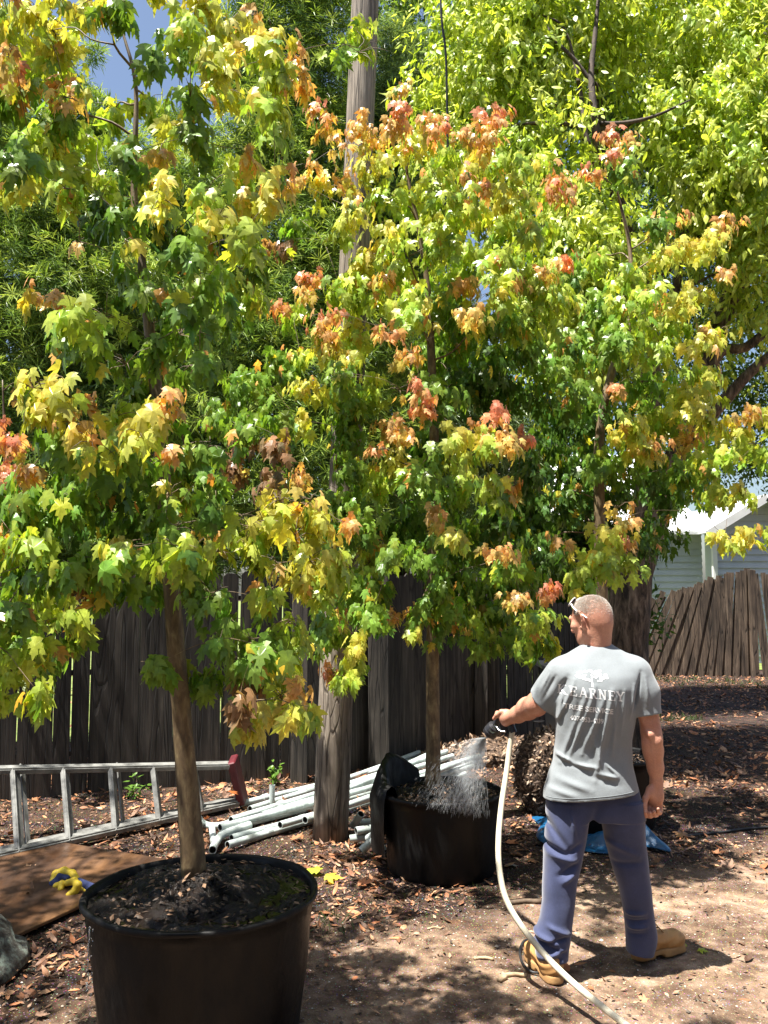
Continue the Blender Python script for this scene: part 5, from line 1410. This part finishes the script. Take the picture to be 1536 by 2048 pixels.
s.ell(A(1321, 1592, 3.972), (.013, .014, .036), .012)
s.chain([A(1299, 1578, 3.975), A(1291, 1597, 3.955), A(1289, 1612, 3.948), A(1291, 1622, 3.94)], [.0145, .0125, .011, .0095], .008)
for x0, l, dz in ((1297, 1.0, 0), (1306, 1.06, 0), (1314.5, 1.0, -2), (1322, .84, -6)):
    k0 = A(x0, 1611 + dz * .4, 3.99)
    k1 = A(x0 - 2, 1611 + 21 * l + dz * .5, 3.982)
    k2 = A(x0 - 6, 1611 + 22 * l + dz * .8 - 1, 3.952)
    k3 = A(x0 - 6, 1611 + 14 * l + dz * .8, 3.934)
    s.chain([k0, k1, k2, k3], [.0102, .0098, .0092, .0082], .004)
# left arm reaching forward to the nozzle
lsh = A(1120, 1342, 4.0); lel = A(1072, 1410, 4.06); lwr = A(1022, 1434, 4.22)
s.chain([A(1124, 1356, 4.0), A(1098, 1376, 4.03), lel], [.05, .052, .05], .03)
s.chain([lel, A(1056, 1417, 4.12), A(1036, 1429, 4.18), lwr], [.05, .051, .038, .029], .02)
s.ell(A(1074, 1408, 4.04), (.04, .035, .04), .03)
lp = A(1012, 1436, 4.245)
s.ell(lp, (.03, .04, .037), .014)
s.cap(lwr, lp, .029, .03, .02)
g0, g1 = nh, nt_
ga = unit(g1 - g0)
for k in range(4):
    c = g0 + (g1 - g0) * (.12 + .27 * k) + np.array((-.004, .0, 0))
    s.chain([c + (-.018, .0, 0), c + (-.024, .026, .001), c + (-.002, .04, 0), c + (.02, .03, 0), c + (.022, .01, 0)], [.0115, .0105, .0098, .009, .008], .004)
s.chain([lp + (-.0, -.01, .03), A(1003, 1424, 4.235), A(994, 1430, 4.25), A(988, 1437, 4.262)], [.015, .0125, .011, .0092], .008)
me = s.mesh('person_body', 1)
# skin colour varies by region only (sun-reddened), computed by the material
m, nt, b = new_mat('skin')
v = coords(nt)
f1 = noise(nt, v, 9, 6, .6); f2 = noise(nt, v, 160, 4, .6)
r = ramp(nt, f1, [(.3, (.46, .205, .135)), (.55, (.53, .27, .185)), (.72, (.52, .215, .145))])
q = ramp(nt, f2, [(.3, (.88, .86, .85)), (.7, (1.08, 1.07, 1.06))])
nt.links.new(mix(nt, 1.0, r.outputs[0], q.outputs[0], 'MULTIPLY'), b.inputs['Base Color'])
b.inputs['Roughness'].default_value = .48; b.inputs['Specular IOR Level'].default_value = .45
b.inputs['Subsurface Weight'].default_value = .12; b.inputs['Subsurface Radius'].default_value = (.02, .008, .004); b.inputs['Subsurface Scale'].default_value = .4
bump(nt, f2, b, .5, .003)
M['skin'] = m
body = link('body', me, pr, M['skin'])
# finger and elbow detail stays in the mesh; short hair as fine strands
bvh = BVHTree.FromPolygons([v_.co.copy() for v_ in me.vertices], [tuple(p.vertices) for p in me.polygons])
M['hair'] = simple('short_blond_grey_hair', [(.3, (.42, .38, .33)), (.7, (.70, .66, .60))], ns=90, rough=.6, bs=0)
P = []; Dn = []
tries = 0
while len(P) < 20000 and tries < 120000:
    tries += 1
    u = unit(rng.normal(0, 1, 3)); 
    lx, ly, lz = u
    # hair line: above ears and nape, not on the face
    front = ly > .55 and lz < .62
    if front: continue
    if lz < -.42 + .25 * max(0, ly) * 2 + (0 if ly < 0 else .25): continue
    if abs(lx) > .8 and lz < -.02 and ly > -.3: continue
    crown = math.exp(-((lx) ** 2 + (ly + .25) ** 2 + (lz - .92) ** 2) / .09)
    fade = np.clip((lz + .42) / .5, .18, 1)
    if rng.uniform() < crown * .8 or rng.uniform() > fade: continue
    o = Hd(0, -.015, .02)
    hit = bvh.ray_cast(Vector(o + HR @ u * .2), Vector(-(HR @ u)))
    if hit[0] is None: continue
    P.append(np.array(hit[0])); Dn.append(np.array(hit[1]))
P = np.array(P); Dn = np.array(Dn)
d = unit(Dn + rng.normal(0, .35, P.shape) + np.array(fw) * .3)
T = np.array([(0, 1, 2)]); t = np.array([(-.16, 0, 0), (.16, 0, 0), (0, 1, 0)])
zl = (P - hc) @ upv
hl = np.clip(.0022 + .045 * (zl + .03), .0022, .0065)
hm = leaves_mesh('hair', P - Dn * .0004, d, rng.normal(0, 1, P.shape), hl * rng.uniform(.7, 1.2, len(P)), np.ones((len(P), 3)) * .5, t, T)
link('hair', hm, pr, M['hair'])
# eyes detail is turned away from the camera; brows
# ---- t-shirt
h = .0042
s = SDF((A(1055, 1500, 3.9)[0] - .02, 3.76, A(1190, 1625, 3.9)[2]), (A(1335, 1500, 4.1)[0], 4.24, A(1190, 1280)[2] + .03), h)
rows = [(r_[0], r_[1], r_[2], r_[3] + r_[4], r_[4]) for r_ in ((1284, 1172, 1216, 4.02, .05), (1292, 1162, 1226, 3.998, .06), (1302, 1145, 1244, 3.972, .072), (1318, 1126, 1264, 3.935, .088), (1332, 1112, 1280, 3.906, .102), (1350, 1108, 1286, 3.874, .117), (1375, 1113, 1279, 3.852, .126), (1405, 1115, 1273, 3.85, .127), (1450, 1112, 1266, 3.868, .12), (1490, 1110, 1262, 3.884, .112), (1520, 1106, 1263, 3.88, .116), (1550, 1097, 1269, 3.864, .127), (1580, 1088, 1275, 3.846, .138), (1618, 1086, 1277, 3.84, .142))]
s.loft(rows, .02, 2.25)
# shoulders rounding and sleeves
s.cap(A(1186, 1318, 4.04), A(1122, 1350, 4.01), .065, .06, .04); s.cap(A(1200, 1318, 4.04), A(1268, 1348, 4.0), .065, .06, .04)
s.chain([A(1268, 1345, 3.99), A(1286, 1385, 3.98), A(1295, 1435, 3.97)], [.074, .069, .066], .035)
s.chain([A(1128, 1348, 4.0), A(1105, 1378, 4.03), A(1076, 1412, 4.06)], [.075, .071, .074], .04)
s.cap(A(1120, 1385, 4.0), A(1128, 1415, 3.99), .04, .03, .05)
# drape: ridges and hollows in the cloth of the back (x,z measured at the back plane)
sl = s.sub((-9, -9, -9), (9, 9, 9)); X, Y, Z = s.pts(sl)
YB = 3.875
bm_ = np.clip((4.0 - Y) / .06, 0, 1)
def ridge(p0, p1, w, a, taper=True):
    q0 = A(p0[0], p0[1], YB); q1 = A(p1[0], p1[1], YB)
    dx, dz = q1[0] - q0[0], q1[2] - q0[2]; L2 = dx * dx + dz * dz
    t = ((X - q0[0]) * dx + (Z - q0[2]) * dz) / L2
    tc2 = np.clip(t, 0, 1)
    dist = np.sqrt((X - q0[0] - tc2 * dx) ** 2 + (Z - q0[2] - tc2 * dz) ** 2)
    # an asymmetric cloth fold: sharper on one side
    g = np.exp(-(dist / w) ** 2) * (np.sin(math.pi * np.clip(tc2, .04, .96)) ** .5 if taper else 1)
    s.D[sl] -= (a * g * bm_).astype(np.float32)
R_ = .0095
for p0, p1, w_, a in (((1172, 1385), (1125, 1530), .010, R_), ((1190, 1372), (1140, 1520), .009, R_ * 1.2), ((1205, 1400), (1165, 1510), .009, R_), ((1222, 1380), (1190, 1560), .011, R_ * 1.3), ((1232, 1395), (1225, 1510), .009, R_), ((1186, 1470), (1207, 1560), .012, R_ * 1.2), ((1130, 1375), (1120, 1450), .007, R_), ((1150, 1360), (1122, 1440), .007, R_ * .8), ((1248, 1380), (1243, 1470), .007, R_ * .7),
                        ((1119, 1512), (1150, 1530), .009, R_ * 1.5), ((1150, 1530), (1192, 1536), .009, R_ * 1.5), ((1200, 1548), (1236, 1556), .008, R_ * 1.3), ((1213, 1530), (1236, 1552), .006, R_), ((1120, 1560), (1180, 1580), .016, R_), ((1100, 1580), (1150, 1592), .012, R_ * .6),
                        ((1160, 1400), (1146, 1490), .012, -R_ * .9), ((1178, 1400), (1152, 1500), .009, -R_ * .7), ((1213, 1400), (1180, 1520), .01, -R_ * .8), ((1238, 1385), (1215, 1520), .012, -R_ * .6), ((1125, 1520), (1180, 1545), .01, -R_ * .8), ((1160, 1545), (1240, 1572), .014, -R_ * .6),
                        ((1140, 1355), (1118, 1400), .012, -R_ * 1.3), ((1107, 1345), (1085, 1395), .008, R_), ((1117, 1355), (1093, 1408), .007, -R_), ((1287, 1345), (1272, 1420), .008, -R_ * 1.2), ((1295, 1355), (1300, 1415), .008, R_ * .9), ((1270, 1370), (1262, 1440), .007, R_ * .8)):
    ridge(p0, p1, w_, a)
# fine wrinkles
s.D[sl] -= (.0012 * np.sin(X * 61 + Z * 22 + 2 * np.sin(Z * 17)) * np.sin(Z * 45 + X * 13) * np.exp(-((Z - A(1190, 1520)[2]) / .14) ** 2)).astype(np.float32)
# shoulder blades and spine hollow
for c_, a in (((1155, 1365), .006), ((1238, 1362), .006)):
    q_ = A(*c_, YB); s.D[sl] -= (a * np.exp(-((X - q_[0]) / .045) ** 2 - ((Z - q_[2]) / .07) ** 2) * bm_).astype(np.float32)
q_ = A(1194, 1380, YB); s.D[sl] += (.007 * np.exp(-((X - q_[0]) / .03) ** 2 - ((Z - q_[2]) / .12) ** 2) * bm_).astype(np.float32)
# seam of the right sleeve
# hem, cuffs and neck opening
def half(p, n, only=None):
    p = np.array(p); n = unit(np.array(n, float))
    d_ = (X - p[0]) * n[0] + (Y - p[1]) * n[1] + (Z - p[2]) * n[2]
    if only is not None: d_ = np.where(only, d_, -1)
    s.D[sl] = np.maximum(s.D[sl], d_).astype(np.float32)
hz = A(1190, 1603, 3.85)
half(hz, (.08, .0, -1))
xr = A(1262, 1420, 3.97)[0]; xl = A(1109, 1420, 4.03)[0]
half(A(1292, 1431, 3.96), (.16, -.1, -1), only=(X > A(1268, 1450, 3.97)[0]) & (Z > A(1268, 1500, 3.97)[2]))
ca = unit(A(1062, 1419, 4.10) - A(1105, 1378, 4.03))
half(A(1081, 1398, 4.05), ca, only=(X < xl) & (Z > A(1100, 1445, 4.0)[2]))
s.cap(A(1284, 1398, 3.975), A(1303, 1490, 3.965), .052, .059, 0, carve=True)     # hollow cuff round the right arm
s.cap(A(1095, 1389, 4.04), A(1050, 1432, 4.12), .052, .062, 0, carve=True)
s.cap(A(1188, 1597, 3.99) - (0, 0, -.03), A(1188, 1640, 3.99), .10, .11, 0, carve=True)
s.cap(A(1193, 1258, 4.06), A(1193, 1235, 4.06), .067, .07, 0, carve=True)
me = s.mesh('tshirt', 1)
m, nt, b = new_mat('grey_cotton')
v = coords(nt)
f1 = noise(nt, v, 4, 6, .6); f2 = noise(nt, v, 420, 3, .6)
r = ramp(nt, f1, [(.3, (.19, .21, .222)), (.7, (.235, .258, .27))])
q = ramp(nt, f2, [(.3, (.86,) * 3), (.7, (1.1,) * 3)])
nt.links.new(mix(nt, 1.0, r.outputs[0], q.outputs[0], 'MULTIPLY'), b.inputs['Base Color'])
b.inputs['Roughness'].default_value = .92; b.inputs['Specular IOR Level'].default_value = .2; b.inputs['Sheen Weight'].default_value = .25
bump(nt, noise(nt, v, 60, 6, .6), b, .25, .003)
M['cotton'] = m
shirt = link('tshirt', me, pr, M['cotton'])
sb = BVHTree.FromPolygons([v_.co.copy() for v_ in me.vertices], [tuple(p.vertices) for p in me.polygons])
# hem stitching and collar rib as thin raised bands on the cloth
def on_shirt(x, z, off):
    hit = sb.ray_cast(Vector((x, 3.0, z)), Vector((0, 1, 0)))
    return None if hit[0] is None or hit[0].y > 4.1 else np.array(hit[0]) + np.array((0, -off, 0))
mb = MB(); L = []
for px in np.arange(1092, 1276, 2.5):
    x = A(px, 1600, 3.86)[0]; z = hz[2] + .08 * (x - hz[0]) + .017
    q_ = on_shirt(x, z, .0006)
    if q_ is not None: L.append(q_)
mb.tube(L, .0012, 5); mb.build('hem_stitch', M['cotton'], shirt, smooth=True)
# ---- print
M['print'] = simple('white_print', [(.3, (.62, .63, .63)), (.7, (.74, .75, .75))], ns=60, rough=.7, bs=.1)
def project(me_src, origin_px, width_px, slant, off, name):
    """lay flat 2-D lettering on the back of the shirt"""
    bm = bmesh.new(); bm.from_mesh(me_src)
    co = np.array([v_.co for v_ in bm.verts]); mn, mx = co.min(0), co.max(0)
    q0 = A(*origin_px, YB); q1 = A(origin_px[0] + width_px, origin_px[1], YB)
    sc = (q1[0] - q0[0]) / (mx[0] - mn[0])
    for v_ in bm.verts:
        x = (v_.co.x - mn[0]) * sc; y = (v_.co.y - mn[1]) * sc
        v_.co = Vector((q0[0] + x, 0, q0[2] + y - x * slant))
    for _ in range(4):
        es = [e for e in bm.edges if e.calc_length() > .009]
        if not es: break
        bmesh.ops.subdivide_edges(bm, edges=es, cuts=1)
        bmesh.ops.triangulate(bm, faces=bm.faces)
    for v_ in bm.verts:
        p_ = on_shirt(v_.co.x, v_.co.z, off)
        if p_ is not None: v_.co = Vector(p_)
    mo = bpy.data.meshes.new(name); bm.to_mesh(mo); bm.free()
    return link(name, mo, shirt, M['print'])
def text_mesh(txt, bold=0, sx=1):
    c = bpy.data.curves.new('lettering', 'FONT'); c.body = txt; c.offset = bold; c.resolution_u = 3
    o = bpy.data.objects.new('lettering', c); COL.objects.link(o)
    bpy.context.view_layer.update()
    mm_ = bpy.data.meshes.new_from_object(o.evaluated_get(bpy.context.evaluated_depsgraph_get()))
    bpy.data.objects.remove(o); bpy.data.curves.remove(c)
    for v_ in mm_.vertices: v_.co.x *= sx
    return mm_
# slab-serif block capitals
def slab(word):
    Vv = []; Ff = []; x0 = 0; n = 0; st = .17; th = .09
    def quad(a, b_, w_):
        nonlocal n
        a = np.array(a, float); b_ = np.array(b_, float); d_ = unit(b_ - a); p = np.array((-d_[1], d_[0])) * w_ / 2
        for q_ in (a - p, b_ - p, b_ + p, a + p): Vv.append((q_[0] + x0, q_[1], 0))
        Ff.append((n, n + 1, n + 2, n + 3)); n += 4
    def ser(x, y, w_=.34): quad((x - w_ / 2, y), (x + w_ / 2, y), th)
    for ch in word:
        if ch == 'K': quad((.16, 0), (.16, 1), st); quad((.24, .46), (.62, .96), th * 1.3); quad((.3, .52), (.66, .04), st); ser(.16, .045); ser(.16, .955); ser(.64, .955, .26); ser(.7, .045, .3); w_ = .92
        elif ch == 'E': quad((.16, 0), (.16, 1), st); quad((.0, .955), (.68, .955), th); quad((.0, .045), (.7, .045), th); quad((.24, .5), (.5, .5), th); quad((.66, .72), (.66, 1), th); quad((.68, 0), (.68, .28), th); quad((.5, .38), (.5, .62), th); w_ = .84
        elif ch == 'A': quad((.12, .04), (.42, 1), th * 1.1); quad((.42, 1), (.74, .04), st); quad((.24, .34), (.6, .34), th); ser(.1, .045, .28); ser(.76, .045, .32); w_ = .96
        elif ch == 'R': quad((.16, 0), (.16, 1), st); quad((0, .955), (.52, .955), th); quad((.24, .5), (.5, .5), th); quad((.6, .54), (.6, .92), st); quad((.42, .48), (.68, .04), st); ser(.16, .045); ser(.74, .045, .24); w_ = .92
        elif ch == 'N': quad((.16, 0), (.16, 1), th * 1.2); quad((.16, .98), (.66, .02), st); quad((.66, 0), (.66, 1), th * 1.2); ser(.14, .045, .3); ser(.1, .955, .2); ser(.66, .955, .3); w_ = .9
        elif ch == 'Y': quad((.4, 0), (.4, .5), st); quad((.4, .45), (.1, .96), st); quad((.4, .45), (.72, .96), th * 1.2); ser(.4, .045, .38); ser(.1, .955, .3); ser(.72, .955, .28); w_ = .9
        x0 += w_ + .06
    mm_ = bpy.data.meshes.new('lettering'); mm_.from_pydata(Vv, [], Ff); return mm_
k = slab('KEARNEY')
for i, v_ in enumerate(k.vertices): v_.co.x *= 1.0
project(k, (1121, 1390), 126, .10, .0012, 'printed_name')
project(text_mesh('TREE SERVICE', .022, 1.1), (1130, 1418), 94, .10, .0012, 'printed_words')
project(text_mesh('407-953-4339', .025, .85), (1142, 1441), 64, .10, .0012, 'printed_number')
# worn tree shaped emblem above the name
Vv = []; Ff = []; n = 0
for i in range(46):
    a = rng.uniform(0, 6.28); q_ = rng.uniform(0, 1) ** .5; cx_, cy_ = q_ * math.cos(a) * 1.5, q_ * math.sin(a) * .55 + .7; r_ = rng.uniform(.08, .2)
    k5 = 6
    Vv += [(cx_ + r_ * math.cos(6.28 * j / k5) * rng.uniform(.7, 1.3), cy_ + r_ * .7 * math.sin(6.28 * j / k5) * rng.uniform(.7, 1.3), 0) for j in range(k5)]; Ff.append(tuple(range(n, n + k5))); n += k5
Vv += [(-.1, -.4, 0), (.1, -.4, 0), (.06, .5, 0), (-.06, .5, 0)]; Ff.append((n, n + 1, n + 2, n + 3))
em = bpy.data.meshes.new('emblem'); em.from_pydata(Vv, [], Ff)
project(em, (1152, 1371), 66, .08, .0014, 'printed_emblem')

# ---- trousers
s = SDF((A(1050, 1800, 3.9)[0], 3.74, .02), (A(1335, 1700, 4.1)[0], 4.28, A(1190, 1540)[2]), .0045)
s.loft([(1548, 1102, 1268, 4.0, .10), (1575, 1098, 1276, 4.0, .108), (1600, 1096, 1283, 4.0, .114), (1622, 1094, 1286, 4.0, .112), (1636, 1098, 1286, 4.0, .10)], .02, 2.4)
s.loft([(1600, 1096, 1190, 4.0, .10), (1640, 1093, 1184, 3.99, .098), (1680, 1089, 1172, 3.98, .09), (1720, 1087, 1163, 3.975, .082), (1760, 1086, 1154, 3.965, .077), (1800, 1085, 1149, 3.955, .073), (1840, 1080, 1145, 3.945, .068), (1862, 1070, 1143, 3.94, .07), (1880, 1067, 1141, 3.94, .072), (1900, 1070, 1137, 3.94, .07), (1920, 1075, 1135, 3.935, .07), (1940, 1077, 1133, 3.935, .07)], .02, 2.3)
s.loft([(1600, 1192, 1284, 4.0, .10), (1640, 1203, 1288, 4.01, .098), (1680, 1211, 1290, 4.03, .09), (1720, 1221, 1294, 4.045, .083), (1760, 1234, 1299, 4.055, .078), (1800, 1244, 1304, 4.065, .073), (1840, 1249, 1308, 4.075, .068), (1865, 1252, 1313, 4.08, .068), (1885, 1253, 1312, 4.08, .07), (1905, 1254, 1306, 4.08, .07), (1925, 1256, 1300, 4.08, .07)], .02, 2.3)
sl = s.sub((-9, -9, -9), (9, 9, 9)); X, Y, Z = s.pts(sl); bm_ = np.clip((4.06 - Y) / .05, 0, 1); YB_keep = YB; YB = 3.9
F_ = .0135
for p0, p1, w_, a in (((1095, 1640), (1135, 1700), .014, -F_), ((1140, 1625), (1150, 1675), .01, F_), ((1090, 1690), (1135, 1712), .012, -F_ * 1.3), ((1135, 1708), (1162, 1688), .012, -F_), ((1100, 1710), (1160, 1725), .014, F_), ((1118, 1752), (1158, 1725), .012, -F_ * 1.2), ((1125, 1765), (1150, 1748), .01, F_),
                       ((1070, 1868), (1110, 1880), .010, F_ * 1.3), ((1095, 1850), (1140, 1868), .010, F_ * 1.2), ((1080, 1885), (1135, 1872), .008, -F_), ((1072, 1878), (1130, 1905), .009, -F_), ((1078, 1915), (1128, 1895), .009, F_ * 1.2), ((1082, 1925), (1120, 1912), .007, -F_),
                       ((1195, 1610), (1180, 1680), .018, -F_), ((1215, 1690), (1285, 1720), .014, F_ * .7), ((1228, 1740), (1290, 1735), .014, -F_ * .7), ((1250, 1850), (1305, 1845), .009, F_), ((1252, 1868), (1310, 1858), .007, -F_), ((1255, 1880), (1308, 1874), .009, F_ * 1.2), ((1255, 1898), (1305, 1888), .008, -F_)):
    ridge(p0, p1, w_, a)
s.D[sl] -= (.0016 * np.sin(X * 30 + 3 * np.sin(Z * 9)) * np.sin(Z * 21 + X * 9)).astype(np.float32)
YB = YB_keep
q_ = A(1190, 1600)[0]
half(A(1105, 1931, 3.87), (.06, -.1, -1), only=(X < q_))
half(A(1278, 1914, 4.02), (-.12, -.05, -1), only=(X > q_))
m, nt, b = new_mat('navy_twill')
v = coords(nt); f1 = noise(nt, v, 5, 7, .65); f2 = noise(nt, v, 330, 3, .6)
r = ramp(nt, f1, [(.3, (.026, .034, .082)), (.7, (.05, .062, .135))])
q = ramp(nt, f2, [(.3, (.85,) * 3), (.7, (1.12,) * 3)])
nt.links.new(mix(nt, 1.0, r.outputs[0], q.outputs[0], 'MULTIPLY'), b.inputs['Base Color'])
b.inputs['Roughness'].default_value = .8; b.inputs['Specular IOR Level'].default_value = .3; b.inputs['Sheen Weight'].default_value = .3
bump(nt, noise(nt, v, 45, 6, .6), b, .25, .004)
M['twill'] = m
tm_ = s.mesh('trousers', 1)
link('trousers', tm_, pr, M['twill'])

# ---- boots
M['boot'] = simple('tan_leather', [(.3, (.34, .175, .06)), (.7, (.52, .29, .11))], ns=16, rough=.65, bs=.35, bd=.003)
M['sole'] = simple('boot_sole', [(.3, (.26, .14, .055)), (.7, (.4, .23, .09))], ns=20, rough=.8, bs=.3)
def boot(heel, ang, lift=0, L=.30):
    d_ = np.array((math.sin(ang), math.cos(ang), 0)); r_ = np.array((math.cos(ang), -math.sin(ang), 0)); u_ = np.array((0, 0, 1))
    Rm = np.stack([r_, d_, u_], 1)
    g = lambda x, y, z: np.array(heel) + Rm @ np.array((x, y, z))
    lo = np.array(heel) - (.36, .36, .02); hi = np.array(heel) + (.36, .36, .24)
    s = SDF(lo, hi, .004)
    s.cap(g(0, .05, .055), g(0, .058, .105), .044, .042, .02)
    s.ell(g(0, .045, .06), (.046, .055, .05), .02, Rm)
    s.cap(g(0, .08, .075), g(.004, .2, .055), .045, .04, .03, flat=r_, f=.95)
    s.ell(g(.006, .225, .052), (.052, .062, .042), .02, Rm)
    s.ell(g(.006, .24, .05), (.047, .052, .038), .015, Rm)
    sl = s.sub((-9, -9, -9), (9, 9, 9)); X_, Y_, Z_ = s.pts(sl)
    s.D[sl] = np.maximum(s.D[sl], .022 - Z_ + 0 * X_).astype(np.float32)
    s.D[sl] -= (.0018 * np.sin(Z_ * 170 + 3 * np.sin(X_ * 30)) * (Z_ < .1)).astype(np.float32)
    root_o = link('boot', s.mesh('boot', 1), pr, M['boot'])
    s = SDF(lo, hi, .004)
    for pts, rr in (([g(0, .03, 0), g(0, .09, 0)], (.044, .043)), ([g(.002, .1, 0), g(.005, .17, 0)], (.036, .047)), ([g(.006, .17, 0), g(.008, .245, 0)], (.054, .05))):
        s.cap(pts[0], pts[1], rr[0], rr[1], .02, flat=u_, f=.6)
    sl = s.sub((-9, -9, -9), (9, 9, 9)); X_, Y_, Z_ = s.pts(sl)
    yy = (X_ - heel[0]) * d_[0] + (Y_ - heel[1]) * d_[1]
    bottom = np.where((yy > .085) & (yy < .135), .012, .001)
    s.D[sl] = np.maximum(np.maximum(s.D[sl], Z_ - .034), bottom - Z_).astype(np.float32)
    link('sole', s.mesh('sole', 1), root_o, M['sole'])
    mb = MB()
    for z_, rr in ((.04, 1.0),):
        pass
    # laces
    for k in range(4):
        p0 = g(-.026, .115 + .017 * k, .135 - .017 * k); p1 = g(.028, .118 + .017 * k, .135 - .017 * k)
        mb.tube([p0, (p0 + p1) / 2 + (0, 0, .012), p1], .0022, 6, sub=3)
    mb.build('laces', M['sole'], root_o, smooth=True)
hl_ = gnd(1112, 1962)
boot((hl_[0] - .004, hl_[1] - .03, 0), math.radians(-14))
hr_ = gnd(1264, 1921)
boot((hr_[0] + .02, hr_[1] + .01, 0), math.radians(62))

# ---- sunglasses pushed up on the head
M['frame'] = simple('pale_frame', [(.3, (.62, .60, .60)), (.7, (.72, .70, .70))], ns=20, rough=.3, bs=0)
M['lens'] = simple('dark_lens', [(.3, (.02, .02, .025)), (.7, (.04, .04, .05))], ns=5, rough=.08, bs=0)
sg_ = empty('sunglasses', Hd(0, .06, .09), 'pale framed sunglasses pushed up on top of the head', 'sunglasses')
for sd in (-1, 1):
    mb = MB()
    mb.tube([Hd(sd * .066, .038, .082), Hd(sd * .079, .02, .058), Hd(sd * .083, -.002, .03), Hd(sd * .082, -.022, .012), Hd(sd * .083, -.042, -.008)], [.0042, .0038, .0034, .0032, .003], 8, sub=4)
    mb.build('temple', M['frame'], sg_, smooth=True)
    mb = MB(); 
    cx = sd * .036
    L = [Hd(cx + .031 * math.cos(a), .056 - abs(cx + .031 * math.cos(a)) * .12 - .017 * math.sin(a), .103 + .013 * math.sin(a) - abs(cx + .031 * math.cos(a)) ** 2 * 4.2) for a in np.linspace(0, 2 * math.pi, 25)]
    mb.tube(L, .0026, 8, cap=False); lf = mb.build('rim', M['frame'], sg_, smooth=True)
    mb = MB(); mb.add(L[:-1] + [np.mean(L[:-1], 0) + HR @ np.array((0, .001, .004))], [(i, (i + 1) % 24, 24) for i in range(24)]); mb.build('lens', M['lens'], lf, smooth=True)
mb = MB(); mb.tube([Hd(-.007, .056, .104), Hd(0, .058, .107), Hd(.007, .056, .104)], .003, 8, sub=3); mb.build('bridge', M['frame'], sg_, smooth=True)
